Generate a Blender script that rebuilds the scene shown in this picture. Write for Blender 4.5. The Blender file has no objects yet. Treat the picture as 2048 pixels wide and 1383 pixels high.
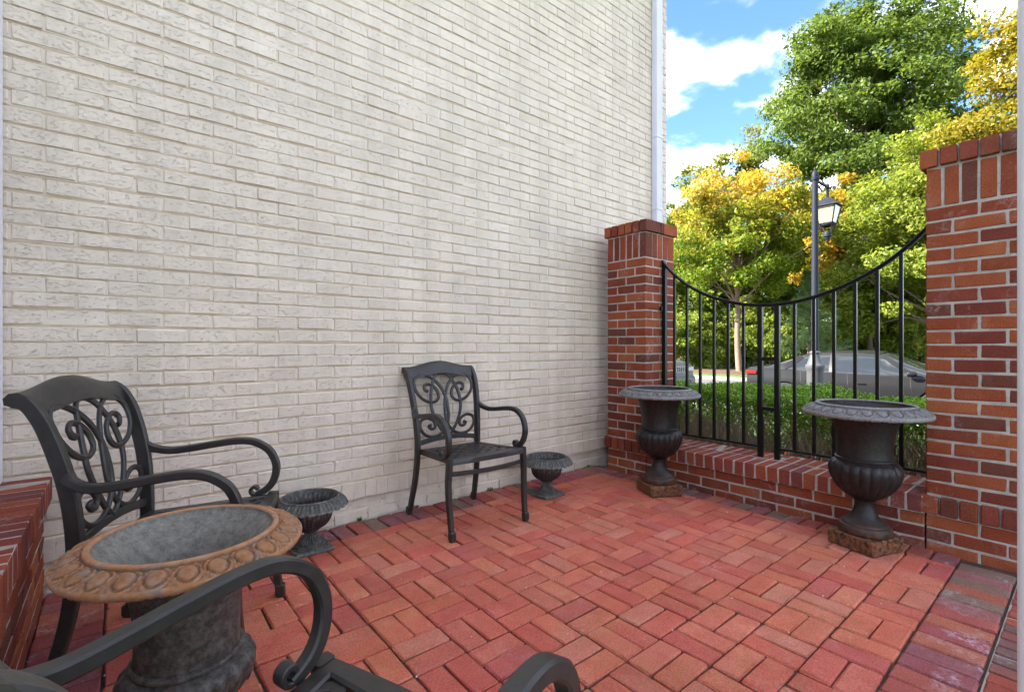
import bpy, math, random
import numpy as np
from mathutils import Vector, Matrix

random.seed(7)
RNG = np.random.default_rng(7)
S = bpy.context.scene
COL = S.collection

# ------------------------------------------------------------------ camera
F_PX, CXP, CYP, CAM_H = 962.0, 1024.0, 691.5, 1.03
AX, AY = math.cos(math.radians(50.66)), math.sin(math.radians(50.66))   # optical axis in plan
cam_d = bpy.data.cameras.new('camera')
cam_d.sensor_width = 36.0
cam_d.lens = 36.0 * F_PX / 2048.0
cam_d.clip_start, cam_d.clip_end = 0.02, 2000.0
cam = bpy.data.objects.new('camera', cam_d)
COL.objects.link(cam)
cam.location = (0, 0, CAM_H)
cam.rotation_euler = (math.radians(90), 0, -math.asin(AX))
S.camera = cam

# ------------------------------------------------------------------ sky, sun, exposure
SUN = Vector((-0.60, 0.56, 0.57)).normalized()
SUN_EL, SUN_ROT = math.asin(SUN.z), math.atan2(SUN.x, SUN.y)
world = bpy.data.worlds.new('World')
S.world = world
world.use_nodes = True
wt = world.node_tree
wt.nodes.clear()
SKY_STRENGTH, SUN_STRENGTH, EXPOSURE = 0.15, 2.3, 3.6


def wn(t, **k):
    n = wt.nodes.new(t)
    for a, b in k.items():
        setattr(n, a, b)
    return n


def build_world():
    L = wt.links.new
    sky = wn('ShaderNodeTexSky', sky_type='NISHITA', sun_disc=False)
    sky.sun_elevation, sky.sun_rotation = SUN_EL, SUN_ROT
    sky.air_density, sky.dust_density, sky.ozone_density = 1.0, 0.3, 4.5
    co = wn('ShaderNodeTexCoord')
    sep = wn('ShaderNodeSeparateXYZ')
    L(co.outputs['Generated'], sep.inputs[0])
    z = wn('ShaderNodeMath', operation='MAXIMUM')
    L(sep.outputs['Z'], z.inputs[0]); z.inputs[1].default_value = 0.0
    z2 = wn('ShaderNodeMath', operation='ADD')
    L(z.outputs[0], z2.inputs[0]); z2.inputs[1].default_value = 0.16
    comb = wn('ShaderNodeCombineXYZ')
    for i, ax in enumerate('XY'):
        d = wn('ShaderNodeMath', operation='DIVIDE')
        L(sep.outputs[ax], d.inputs[0]); L(z2.outputs[0], d.inputs[1])
        L(d.outputs[0], comb.inputs[i])
    mp = wn('ShaderNodeMapping')
    mp.inputs['Location'].default_value = (0.55, 0.75, 0.0)
    L(comb.outputs[0], mp.inputs[0])
    no = wn('ShaderNodeTexNoise')
    no.inputs['Scale'].default_value = 4.3
    no.inputs['Detail'].default_value = 7.0
    no.inputs['Roughness'].default_value = 0.52
    no.inputs['Distortion'].default_value = 0.15
    L(mp.outputs[0], no.inputs['Vector'])
    rp = wn('ShaderNodeValToRGB')
    rp.color_ramp.elements[0].position = 0.43
    rp.color_ramp.elements[1].position = 0.66
    L(no.outputs['Fac'], rp.inputs[0])
    # the blue of the open sky
    hs = wn('ShaderNodeHueSaturation')
    hs.inputs['Hue'].default_value = 0.507
    hs.inputs['Saturation'].default_value = 1.1
    hs.inputs['Value'].default_value = 0.285
    L(sky.outputs[0], hs.inputs['Color'])
    mx = wn('ShaderNodeMix', data_type='RGBA')
    pw = wn('ShaderNodeMath', operation='POWER')
    L(rp.outputs[0], pw.inputs[0]); pw.inputs[1].default_value = 2.4
    L(pw.outputs[0], mx.inputs[0])
    L(hs.outputs[0], mx.inputs[6])
    mx.inputs[7].default_value = (5.6, 5.3, 4.85, 1)
    bg = wn('ShaderNodeBackground')
    bg.inputs['Strength'].default_value = SKY_STRENGTH
    L(mx.outputs[2], bg.inputs['Color'])
    out = wn('ShaderNodeOutputWorld')
    L(bg.outputs[0], out.inputs['Surface'])


build_world()
world.cycles.sampling_method = 'MANUAL'
world.cycles.sample_map_resolution = 1024
sun_d = bpy.data.lights.new('sun', 'SUN')
sun_d.energy = SUN_STRENGTH
sun_d.angle = math.radians(0.5)
sun_d.color = (1.0, 0.93, 0.82)
sun_o = bpy.data.objects.new('sun', sun_d)
COL.objects.link(sun_o)
sun_o.rotation_euler = SUN.to_track_quat('Z', 'Y').to_euler()
sun_o.location = (0, 0, 30)
S.view_settings.view_transform = 'Standard'
S.view_settings.look = 'None'
S.view_settings.gamma = 1.0
S.view_settings.exposure = EXPOSURE
S.render.engine = 'CYCLES'
S.cycles.max_bounces = 5
S.cycles.glossy_bounces = 2
S.cycles.transmission_bounces = 3
S.cycles.caustics_reflective = False
S.cycles.caustics_refractive = False
S.cycles.diffuse_bounces = 3
S.cycles.use_denoising = True
S.cycles.adaptive_threshold = 0.02

# ------------------------------------------------------------------ helpers


def norm(v):
    v = np.asarray(v, float)
    return v / (np.linalg.norm(v, axis=-1, keepdims=True) + 1e-12)


class MB:
    """collects geometry for one mesh"""

    def __init__(self):
        self.v, self.f, self.n = [], [], 0

    def add(self, verts, faces):
        verts = np.asarray(verts, float).reshape(-1, 3)
        self.v.append(verts)
        self.f += [tuple(i + self.n for i in f) for f in faces]
        self.n += len(verts)
        return self

    def box(self, lo, hi, ch=0.0, M=None):
        lo, hi = np.array(lo, float), np.array(hi, float)
        if ch <= 0:
            v = [(x, y, z) for x in (lo[0], hi[0]) for y in (lo[1], hi[1]) for z in (lo[2], hi[2])]
            f = [(0, 1, 3, 2), (4, 6, 7, 5), (0, 4, 5, 1), (2, 3, 7, 6), (0, 2, 6, 4), (1, 5, 7, 3)]
        else:
            v, f = chamfer_box(lo, hi, ch)
        v = np.array(v, float)
        if M is not None:
            v = np.array([tuple(M @ Vector(p)) for p in v])
        return self.add(v, f)

    def tube(self, path, r, n=6, caps=True):
        path = np.asarray(path, float)
        m = len(path)
        r = np.broadcast_to(np.asarray(r, float), (m,))
        t = norm(np.gradient(path, axis=0))
        up = np.array([0, 0, 1.0]) if abs(t[0, 2]) < 0.9 else np.array([1.0, 0, 0])
        a = norm(np.cross(up, t[0]))
        V = []
        for i in range(m):
            a = norm(a - t[i] * np.dot(a, t[i]))
            b = np.cross(t[i], a)
            for k in range(n):
                th = 2 * math.pi * k / n
                V.append(path[i] + r[i] * (a * math.cos(th) + b * math.sin(th)))
        Fc = [(i * n + k, i * n + (k + 1) % n, (i + 1) * n + (k + 1) % n, (i + 1) * n + k)
              for i in range(m - 1) for k in range(n)]
        if caps:
            Fc += [tuple(range(n - 1, -1, -1)), tuple((m - 1) * n + k for k in range(n))]
        return self.add(V, Fc)

    def sweep(self, path, side, w, h, ch=0.25, closed=False, offs=None):
        """rectangular bar, width w along 'side' and h across, corners chamfered"""
        path = np.asarray(path, float)
        m = len(path)
        side = np.broadcast_to(np.asarray(side, float), (m, 3))
        w = np.broadcast_to(np.asarray(w, float), (m,))
        h = np.broadcast_to(np.asarray(h, float), (m,))
        if closed:
            t = norm(np.roll(path, -1, 0) - np.roll(path, 1, 0))
        else:
            t = norm(np.gradient(path, axis=0))
        V = []
        for i in range(m):
            sd = norm(side[i] - t[i] * np.dot(side[i], t[i]))
            up = np.cross(t[i], sd)
            c = ch * min(w[i], h[i])
            a, b = w[i] / 2, h[i] / 2
            for (p, q) in ((a, -b + c), (a, b - c), (a - c, b), (-a + c, b), (-a, b - c), (-a, -b + c), (-a + c, -b), (a - c, -b)):
                V.append(path[i] + sd * p + up * q)
        n = 8
        R = range(m if closed else m - 1)
        Fc = [(i * n + k, i * n + (k + 1) % n, ((i + 1) % m) * n + (k + 1) % n, ((i + 1) % m) * n + k) for i in R for k in range(n)]
        if not closed:
            Fc += [tuple(range(n - 1, -1, -1)), tuple((m - 1) * n + k for k in range(n))]
        return self.add(V, Fc)

    def lathe(self, prof, n=64, fn=None, close_top=False, close_bot=False, cx=0.0, cy=0.0):
        prof = np.asarray(prof, float)
        m = len(prof)
        th = np.arange(n) * 2 * math.pi / n
        r = np.repeat(prof[:, 0:1], n, 1)
        z = np.repeat(prof[:, 1:2], n, 1)
        T = np.repeat(th[None], m, 0)
        if fn is not None:
            r, z = fn(r, z, T)
        V = np.stack([cx + r * np.cos(T), cy + r * np.sin(T), z], -1).reshape(-1, 3)
        Fc = [(i * n + k, i * n + (k + 1) % n, (i + 1) * n + (k + 1) % n, (i + 1) * n + k) for i in range(m - 1) for k in range(n)]
        if close_bot:
            Fc.append(tuple(range(n - 1, -1, -1)))
        if close_top:
            Fc.append(tuple((m - 1) * n + k for k in range(n)))
        return self.add(V, Fc)

    def mesh(self, name, mat, smooth=False, angle=40):
        me = bpy.data.meshes.new(name)
        V = np.concatenate(self.v) if self.v else np.zeros((0, 3))
        me.from_pydata(V.tolist(), [], self.f)
        if mat is not None:
            me.materials.append(mat)
        if smooth:
            me.polygons.foreach_set('use_smooth', [True] * len(me.polygons))
            try:
                me.set_sharp_from_angle(angle=math.radians(angle))
            except Exception:
                pass
        me.update()
        return me

    def build(self, name, mat, parent=None, smooth=False, angle=40, kind=None):
        return link(name, self.mesh(name, mat, smooth, angle), parent, kind)


def chamfer_box(lo, hi, c):
    v, idx = [], {}
    for sx in (0, 1):
        for sy in (0, 1):
            for sz in (0, 1):
                base = [(lo, hi)[s][i] for i, s in enumerate((sx, sy, sz))]
                sg = [1 if s == 0 else -1 for s in (sx, sy, sz)]
                for ax in range(3):     # vertex lying on face 'ax'
                    p = [base[i] + (0 if i == ax else sg[i] * c) for i in range(3)]
                    idx[(sx, sy, sz, ax)] = len(v)
                    v.append(p)
    f = []
    for ax in range(3):
        o = [i for i in range(3) if i != ax]
        for s in (0, 1):
            q = []
            for (a, b) in ((0, 0), (1, 0), (1, 1), (0, 1)):
                k = [0, 0, 0]
                k[ax] = s; k[o[0]] = a; k[o[1]] = b
                q.append(idx[(k[0], k[1], k[2], ax)])
            f.append(tuple(q))
    for ax in range(3):                 # edges running along ax
        o = [i for i in range(3) if i != ax]
        for a in (0, 1):
            for b in (0, 1):
                k0 = [0, 0, 0]; k1 = [0, 0, 0]
                k0[ax], k1[ax] = 0, 1
                for k in (k0, k1):
                    k[o[0]] = a; k[o[1]] = b
                f.append((idx[(*k0, o[0])], idx[(*k1, o[0])], idx[(*k1, o[1])], idx[(*k0, o[1])]))
    for sx in (0, 1):
        for sy in (0, 1):
            for sz in (0, 1):
                f.append(tuple(idx[(sx, sy, sz, a)] for a in range(3)))
    # orient outward
    V = np.array(v); cen = (np.array(lo) + np.array(hi)) / 2
    g = []
    for q in f:
        p = V[list(q)]
        nrm = np.cross(p[1] - p[0], p[2] - p[0])
        g.append(q if np.dot(nrm, p.mean(0) - cen) > 0 else tuple(reversed(q)))
    return v, g


def link(name, mesh, parent=None, kind=None):
    o = bpy.data.objects.new(name, mesh)
    COL.objects.link(o)
    if parent is not None:
        o.parent = parent
    if kind:
        o['kind'] = kind
    return o


def tag(o, label=None, cat=None, group=None, kind=None):
    if label:
        o['label'] = label
    if cat:
        o['category'] = cat
    if group:
        o['group'] = group
    if kind:
        o['kind'] = kind
    return o


def empty(name, loc=(0, 0, 0), rz=0.0):
    o = bpy.data.objects.new(name, None)
    o.empty_display_size = 0.1
    COL.objects.link(o)
    o.location = loc
    o.rotation_euler = (0, 0, rz)
    return o


def copy_tree(o, parent=None):
    c = o.copy()
    COL.objects.link(c)
    c.parent = parent
    for ch in o.children:
        copy_tree(ch, c)
    return c


def catmull(pts, n=8, closed=False):
    P = np.asarray(pts, float)
    m = len(P)
    out = []
    R = range(m if closed else m - 1)
    for i in R:
        if closed:
            p0, p1, p2, p3 = P[(i - 1) % m], P[i], P[(i + 1) % m], P[(i + 2) % m]
        else:
            p0, p1, p2, p3 = P[max(i - 1, 0)], P[i], P[i + 1], P[min(i + 2, m - 1)]
        for k in range(n):
            t = k / n
            out.append(0.5 * ((2 * p1) + (-p0 + p2) * t + (2 * p0 - 5 * p1 + 4 * p2 - p3) * t * t + (-p0 + 3 * p1 - 3 * p2 + p3) * t ** 3))
    if not closed:
        out.append(P[-1])
    return np.array(out)


def project(p):
    x, y, z = p
    lat, Z = x * AY - y * AX, x * AX + y * AY
    return CXP + F_PX * lat / max(Z, 1e-3), CYP + F_PX * (CAM_H - z) / max(Z, 1e-3), Z


def at(px, depth, z=None, py=None):
    """a point of the place seen in column px of the photograph at the given depth"""
    r = (px - CXP) / F_PX
    X, Y = depth * (r * AY + AX), depth * (-r * AX + AY)
    if z is None:
        z = CAM_H - (py - CYP) / F_PX * depth
    return (X, Y, z)


# ------------------------------------------------------------------ materials
class Mat:
    def __init__(self, name):
        self.m = bpy.data.materials.new(name)
        self.m.use_nodes = True
        self.t = self.m.node_tree
        self.b = self.t.nodes['Principled BSDF']
        self.out = self.t.nodes['Material Output']

    def n(self, t, **k):
        nd = self.t.nodes.new(t)
        for a, b in k.items():
            setattr(nd, a, b)
        return nd

    def L(self, a, b):
        self.t.links.new(a, b)

    def pos(self):
        return self.n('ShaderNodeNewGeometry').outputs['Position']

    def obj(self):
        return self.n('ShaderNodeTexCoord').outputs['Object']

    def noise(self, vec, scale, detail=4, rough=0.55, dist=0.0):
        nd = self.n('ShaderNodeTexNoise')
        nd.inputs['Scale'].default_value = scale
        nd.inputs['Detail'].default_value = detail
        nd.inputs['Roughness'].default_value = rough
        nd.inputs['Distortion'].default_value = dist
        if vec is not None:
            self.L(vec, nd.inputs['Vector'])
        return nd.outputs['Fac']

    def scale(self, vec, s):
        mp = self.n('ShaderNodeMapping')
        mp.inputs['Scale'].default_value = s
        self.L(vec, mp.inputs[0])
        return mp.outputs[0]

    def ramp(self, fac, stops, interp='LINEAR'):
        r = self.n('ShaderNodeValToRGB')
        cr = r.color_ramp
        cr.interpolation = interp
        while len(cr.elements) < len(stops):
            cr.elements.new(0.5)
        for e, (p, c) in zip(cr.elements, stops):
            e.position = p
            e.color = (*c, 1) if not isinstance(c, (int, float)) else (c, c, c, 1)
        self.L(fac, r.inputs[0])
        return r.outputs[0]

    def math(self, op, a, b=None, clamp=False):
        nd = self.n('ShaderNodeMath', operation=op, use_clamp=clamp)
        for i, x in enumerate((a, b)):
            if x is None:
                continue
            if isinstance(x, (int, float)):
                nd.inputs[i].default_value = x
            else:
                self.L(x, nd.inputs[i])
        return nd.outputs[0]

    def mix(self, fac, a, b, mode='MIX'):
        nd = self.n('ShaderNodeMix', data_type='RGBA', blend_type=mode)
        for i, x in ((0, fac), (6, a), (7, b)):
            if isinstance(x, (int, float)):
                nd.inputs[i].default_value = x
            elif isinstance(x, (tuple, list)):
                nd.inputs[i].default_value = (*x[:3], 1)
            else:
                self.L(x, nd.inputs[i])
        return nd.outputs[2]

    def rnd(self):
        a = self.n('ShaderNodeObjectInfo').outputs['Random']
        b = self.n('ShaderNodeNewGeometry').outputs['Random Per Island']
        return self.math('FRACT', self.math('ADD', a, b))

    def bump(self, h, strength=0.4, dist=0.002, prev=None):
        nd = self.n('ShaderNodeBump')
        nd.inputs['Strength'].default_value = strength
        nd.inputs['Distance'].default_value = dist
        self.L(h, nd.inputs['Height'])
        if prev is not None:
            self.L(prev, nd.inputs['Normal'])
        return nd.outputs[0]

    def set(self, color=None, rough=None, metal=None, normal=None, spec=None):
        for key, x in (('Base Color', color), ('Roughness', rough), ('Metallic', metal), ('Normal', normal), ('Specular IOR Level', spec)):
            if x is None:
                continue
            if isinstance(x, (int, float)):
                self.b.inputs[key].default_value = x
            elif isinstance(x, (tuple, list)):
                self.b.inputs[key].default_value = (*x[:3], 1)
            else:
                self.L(x, self.b.inputs[key])
        return self.m


def brick_mat(name, palette, chalk=0.25, rough=0.85, moss=0.0, chalk_col=(0.62, 0.55, 0.54), spots=0.15, bumpy=1.0):
    k = Mat(name)
    p = k.pos()
    n = len(palette)
    base = k.ramp(k.rnd(), [(i / n, c) for i, c in enumerate(palette)], 'CONSTANT')
    cl = k.noise(p, 11, 4, 0.6)
    base = k.mix(k.math('MULTIPLY', k.ramp(cl, [(0.35, 0.0), (0.7, 1.0)]), 0.40), base, k.mix(1.0, base, (0.66, 0.52, 0.50), 'MULTIPLY'))
    base = k.mix(k.math('MULTIPLY', k.ramp(k.noise(p, 6.5, 3, 0.6, 0.5), [(0.45, 0.0), (0.68, 1.0)]), 0.38), base, k.mix(1.0, base, (1.12, 1.55, 1.55), 'MULTIPLY'))
    fine = k.noise(p, 190, 3, 0.7)
    base = k.mix(0.7, base, k.mix(1.0, base, k.ramp(fine, [(0.25, 0.35), (0.75, 1.6)]), 'MULTIPLY'))
    # pale bloom of salts
    e1 = k.ramp(k.noise(p, 5.5, 3, 0.6, 0.6), [(0.55, 0.0), (0.75, 1.0)])
    e2 = k.ramp(k.noise(p, 55, 4, 0.75, 0.8), [(0.45, 0.0), (0.72, 1.0)])
    ef = k.math('MULTIPLY', k.math('MULTIPLY', e1, e2), chalk, True)
    base = k.mix(ef, base, chalk_col)
    sp = k.ramp(k.noise(p, 120, 2, 0.5), [(0.73, 0.0), (0.78, 1.0)])
    base = k.mix(k.math('MULTIPLY', sp, spots), base, (0.6, 0.55, 0.5))
    if moss > 0:
        m1 = k.ramp(k.noise(p, 2.6, 2, 0.5), [(0.42, 0.0), (0.56, 1.0)])
        m2 = k.ramp(k.noise(p, 70, 3, 0.6, 3.0), [(0.56, 0.0), (0.63, 1.0)])
        soil = k.math('MULTIPLY', k.ramp(k.noise(p, 1.7, 5, 0.65), [(0.42, 0.0), (0.66, 1.0)]), 0.25)
        base = k.mix(soil, base, k.mix(1.0, base, (0.66, 0.60, 0.58), 'MULTIPLY'))
        base = k.mix(k.math('MULTIPLY', k.math('MULTIPLY', m1, m2), moss), base, (0.20, 0.16, 0.035))
    h = k.math('ADD', k.math('MULTIPLY', fine, 0.6), k.noise(p, 45, 2, 0.6))
    return k.set(base, rough, normal=k.bump(h, 0.55 * bumpy, 0.0022), spec=0.15)


def painted_brick_mat():
    k = Mat('cream painted brick')
    p = k.pos()
    r = k.rnd()
    base = k.ramp(r, [(0, (0.665, 0.562, 0.442)), (0.35, (0.705, 0.602, 0.478)), (0.7, (0.68, 0.578, 0.458)), (1, (0.715, 0.612, 0.49))])
    # wirecut marks: short slanted drags in the face of the brick
    rot = k.n('ShaderNodeMapping')
    rot.inputs['Rotation'].default_value = (0, math.radians(-38), 0)
    rot.inputs['Scale'].default_value = (1.0, 1.0, 2.6)
    k.L(p, rot.inputs[0])
    drag = k.noise(rot.outputs[0], 62, 3, 0.68, 0.7)
    pits = k.ramp(drag, [(0.33, 0.0), (0.44, 1.0)])
    grime = k.mix(0.5, k.ramp(k.noise(p, 2.2, 4, 0.6), [(0.35, 0.84), (0.7, 1.05)]), k.ramp(k.noise(k.scale(p, (7.0, 7.0, 0.8)), 1.0, 4, 0.65), [(0.34, 0.80), (0.6, 1.05)]))
    base = k.mix(1.0, base, grime, 'MULTIPLY')
    base = k.mix(k.math('MULTIPLY', k.math('SUBTRACT', 1.0, pits), 0.34), base, (0.42, 0.32, 0.22))
    h = k.math('ADD', k.math('MULTIPLY', pits, 1.0), k.math('MULTIPLY', k.noise(p, 230, 1, 0.6), 0.35))
    h = k.math('ADD', h, k.math('MULTIPLY', k.noise(p, 28, 1, 0.5), 0.7))
    return k.set(base, 0.62, normal=k.bump(h, 0.75, 0.0035), spec=0.3)


def painted_joint_mat(course, z0):
    """paint over the mortar; the bed joints hold a tan line of dirt"""
    k = Mat('painted mortar with dirty bed joints')
    p = k.pos()
    sep = k.n('ShaderNodeSeparateXYZ')
    k.L(p, sep.inputs[0])
    fz = k.math('FRACT', k.math('DIVIDE', k.math('SUBTRACT', sep.outputs['Z'], z0), course))
    d = k.math('ABSOLUTE', k.math('SUBTRACT', fz, 0.5))
    bed = k.ramp(d, [(0.40, 0.0), (0.435, 1.0)])
    dirt = k.math('MULTIPLY', bed, k.ramp(k.noise(p, 9, 5, 0.65), [(0.30, 0.45), (0.6, 1.0)]))
    base = k.mix(dirt, (0.66, 0.57, 0.455), (0.45, 0.335, 0.20))
    return k.set(base, 0.8, normal=k.bump(k.noise(p, 120, 4, 0.6), 0.5, 0.003))


def mortar_mat(name, col, dirt=0.35):
    k = Mat(name)
    p = k.pos()
    base = k.mix(k.math('MULTIPLY', k.ramp(k.noise(p, 14, 5, 0.6), [(0.4, 0.0), (0.65, 1.0)]), dirt), col, (0.20, 0.165, 0.12))
    base = k.mix(0.4, base, k.mix(1.0, base, k.ramp(k.noise(p, 200, 4, 0.7), [(0.3, 0.55), (0.7, 1.35)]), 'MULTIPLY'))
    return k.set(base, 0.92, normal=k.bump(k.noise(p, 150, 5, 0.7), 0.7, 0.004))


def plain(name, col, rough=0.5, metal=0.0, var=0.12, scale=20, spec=0.5, bump=0.15):
    k = Mat(name)
    p = k.pos()
    nz = k.noise(p, scale, 5, 0.6)
    base = k.mix(1.0, col, k.ramp(nz, [(0.25, 1 - var), (0.75, 1 + var)]), 'MULTIPLY')
    rr = k.math('ADD', k.math('MULTIPLY', k.noise(p, scale * 2.3, 3), 0.16), rough - 0.08)
    return k.set(base, rr, metal, normal=k.bump(k.noise(p, scale * 6, 3), bump, 0.001), spec=spec)


def leaf_mat(name, cols, patch=0.35, top=None, trans=0.4, rough=0.5):
    """cols: ramp of leaf colours; top=(z0, z1, colours) turns the leaves with height (autumn crown)"""
    k = Mat(name)
    p = k.pos()
    r = k.n('ShaderNodeNewGeometry').outputs['Random Per Island']
    f = k.math('ADD', k.math('MULTIPLY', r, 1 - patch), k.math('MULTIPLY', k.noise(p, 0.55, 3, 0.6), patch))
    n = len(cols)
    c = k.ramp(f, [(0.08 + 0.84 * i / (n - 1), q) for i, q in enumerate(cols)])
    if top:
        z0, z1, tc = top
        sep = k.n('ShaderNodeSeparateXYZ')
        k.L(p, sep.inputs[0])
        tz = k.math('DIVIDE', k.math('SUBTRACT', sep.outputs['Z'], z0), z1 - z0)
        tz = k.math('ADD', tz, k.math('MULTIPLY', k.math('SUBTRACT', k.noise(p, 0.8, 4, 0.7), 0.5), 1.9))
        tz = k.math('ADD', tz, k.math('MULTIPLY', k.math('SUBTRACT', r, 0.5), 0.7), True)
        c = k.mix(tz, c, k.ramp(r, [(i / (len(tc) - 1), q) for i, q in enumerate(tc)]))
    k.set(c, rough, spec=0.25)
    tr = k.n('ShaderNodeBsdfTranslucent')
    k.L(k.mix(1.0, c, (1.35, 1.3, 0.75), 'MULTIPLY'), tr.inputs[0])
    ms = k.n('ShaderNodeMixShader')
    ms.inputs[0].default_value = trans
    k.L(k.b.outputs[0], ms.inputs[1])
    k.L(tr.outputs[0], ms.inputs[2])
    k.L(ms.outputs[0], k.out.inputs[0])
    return k.m


def iron_mat(name, base, rust=(0.17, 0.065, 0.022), amount=0.2, low=None, rough=0.5, pale=None, pale_amt=0.0, scale=30, pointy=0.0):
    """painted cast iron: 'low' = (z0, z1) object heights between which rust takes over"""
    k = Mat(name)
    o = k.obj()
    n1 = k.noise(o, scale, 6, 0.68)
    f = k.ramp(n1, [(0.62 - amount * 0.55, 0.0), (0.80 - amount * 0.55, 1.0)])
    if low:
        sep = k.n('ShaderNodeSeparateXYZ')
        k.L(o, sep.inputs[0])
        g = k.math('DIVIDE', k.math('SUBTRACT', low[1], sep.outputs['Z']), low[1] - low[0], True)
        g = k.math('MULTIPLY', g, k.ramp(k.noise(o, 22, 6, 0.7), [(0.36, 0.0), (0.58, 1.0)]))
        f = k.math('MAXIMUM', k.math('MULTIPLY', f, amount * 1.2), g)
    else:
        f = k.math('MULTIPLY', f, min(1.0, amount * 2.2))
    rc = k.mix(k.noise(o, 70, 5, 0.7), (rust[0] * 0.45, rust[1] * 0.4, rust[2] * 0.5), (rust[0] * 1.7, rust[1] * 1.8, rust[2] * 1.7))
    c = k.mix(f, k.mix(1.0, base, k.ramp(k.noise(o, 130, 4, 0.7), [(0.3, 0.7), (0.75, 1.45)]), 'MULTIPLY'), rc)
    if pale:
        pf = k.math('MULTIPLY', k.ramp(k.noise(o, 48, 6, 0.75), [(0.42, 0.0), (0.66, 1.0)]), pale_amt)
        c = k.mix(pf, c, pale)
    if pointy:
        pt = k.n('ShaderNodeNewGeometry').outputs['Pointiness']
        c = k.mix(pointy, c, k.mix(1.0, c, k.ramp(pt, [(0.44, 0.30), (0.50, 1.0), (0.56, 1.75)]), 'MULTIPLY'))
    rr = k.math('ADD', k.math('MULTIPLY', f, 0.35), k.math('ADD', k.math('MULTIPLY', n1, 0.2), rough - 0.1))
    h = k.math('ADD', k.noise(o, 160, 5, 0.7), k.math('MULTIPLY', k.noise(o, 45, 4), 0.8))
    return k.set(c, rr, 0.0, normal=k.bump(h, 0.35, 0.002), spec=0.32)


def glass_mat(name, col, rough=0.04, spec=0.9):
    k = Mat(name)
    return k.set(col, rough, 0.0, spec=spec)


RED = [(0.27, 0.066, 0.027), (0.22, 0.048, 0.022), (0.16, 0.036, 0.023), (0.295, 0.080, 0.031), (0.19, 0.048, 0.024), (0.135, 0.042, 0.026), (0.25, 0.056, 0.024), (0.20, 0.043, 0.025), (0.28, 0.07, 0.028)]
FIELD = [(0.54, 0.142, 0.086), (0.52, 0.126, 0.080), (0.56, 0.166, 0.102), (0.48, 0.104, 0.073), (0.55, 0.150, 0.090), (0.50, 0.134, 0.092), (0.55, 0.156, 0.096), (0.53, 0.124, 0.082), (0.45, 0.104, 0.084), (0.52, 0.17, 0.115), (0.49, 0.112, 0.080)]
EDGE = [(0.33, 0.085, 0.066), (0.25, 0.072, 0.074), (0.34, 0.105, 0.066), (0.21, 0.125, 0.090), (0.29, 0.070, 0.064), (0.24, 0.085, 0.086), (0.36, 0.115, 0.07), (0.27, 0.10, 0.09), (0.31, 0.085, 0.06)]
CREAMC, CREAM_Z0 = 0.0675, 0.237
M = {}
M['wall_brick'] = brick_mat('red wall brick', RED, chalk=0.5, spots=0.12)
M['cap_brick'] = brick_mat('red cap brick with bloom', [(0.27, 0.062, 0.032), (0.24, 0.054, 0.034), (0.30, 0.078, 0.038), (0.22, 0.050, 0.036), (0.19, 0.054, 0.046)], chalk=0.6, spots=0.15)
M['paver'] = brick_mat('clay paver', FIELD, chalk=0.35, spots=0.25, moss=0.95, bumpy=1.7)
M['edge_paver'] = brick_mat('edge paver', EDGE, chalk=1.0, spots=0.25, chalk_col=(0.60, 0.53, 0.58))
M['sill_brick'] = brick_mat('mortared sill brick', [(0.27, 0.06, 0.04), (0.21, 0.075, 0.06), (0.16, 0.08, 0.07), (0.30, 0.075, 0.045)], chalk=0.6)
M['cream_brick'] = painted_brick_mat()
M['cream_joint'] = painted_joint_mat(CREAMC, CREAM_Z0)
M['mortar'] = mortar_mat('pale brick mortar', (0.44, 0.38, 0.325), 0.5)
M['sand'] = mortar_mat('dark jointing sand', (0.050, 0.025, 0.016), 0.2)
M['iron'] = plain('black painted railing', (0.0065, 0.006, 0.0055), 0.36, 0.0, 0.2, 30, 0.22)
M['chair'] = plain('charcoal cast aluminium', (0.026, 0.0225, 0.0195), 0.40, 0.0, 0.3, 25, 0.4, 0.35)
M['white'] = plain('white painted timber', (0.70, 0.69, 0.70), 0.45, 0.0, 0.03, 6)
M['downspout'] = plain('white aluminium downspout', (0.62, 0.60, 0.66), 0.4, 0.0, 0.04, 8)
M['urn_dark'] = iron_mat('black iron urn', (0.0115, 0.008, 0.007), amount=0.10, low=(0.02, 0.16), rough=0.42, pale=(0.08, 0.07, 0.065), pale_amt=0.22)
M['urn_block'] = iron_mat('rusted urn block', (0.022, 0.015, 0.012), rust=(0.21, 0.080, 0.032), amount=0.40, rough=0.4, scale=42, pointy=0)
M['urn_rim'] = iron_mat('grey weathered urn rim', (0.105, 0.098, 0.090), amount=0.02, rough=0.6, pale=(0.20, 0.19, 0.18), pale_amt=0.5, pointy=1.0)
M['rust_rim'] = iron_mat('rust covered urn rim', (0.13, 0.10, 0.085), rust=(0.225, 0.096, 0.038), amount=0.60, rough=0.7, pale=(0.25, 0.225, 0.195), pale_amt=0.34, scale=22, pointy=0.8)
M['rust_in'] = iron_mat('grey urn interior', (0.125, 0.115, 0.095), rust=(0.18, 0.10, 0.05), amount=0.14, rough=0.8, pale=(0.29, 0.27, 0.225), pale_amt=0.55)
M['rust_body'] = iron_mat('worn dark urn body', (0.036, 0.031, 0.027), amount=0.12, rough=0.5, pale=(0.19, 0.17, 0.15), pale_amt=0.55)
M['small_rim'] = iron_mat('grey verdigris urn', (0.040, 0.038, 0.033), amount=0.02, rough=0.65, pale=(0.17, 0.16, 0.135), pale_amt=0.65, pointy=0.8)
M['small_bowl'] = iron_mat('dark urn bowl', (0.024, 0.018, 0.018), amount=0.08, rough=0.5, pale=(0.09, 0.08, 0.08), pale_amt=0.4)

# ------------------------------------------------------------------ brick pieces


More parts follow.
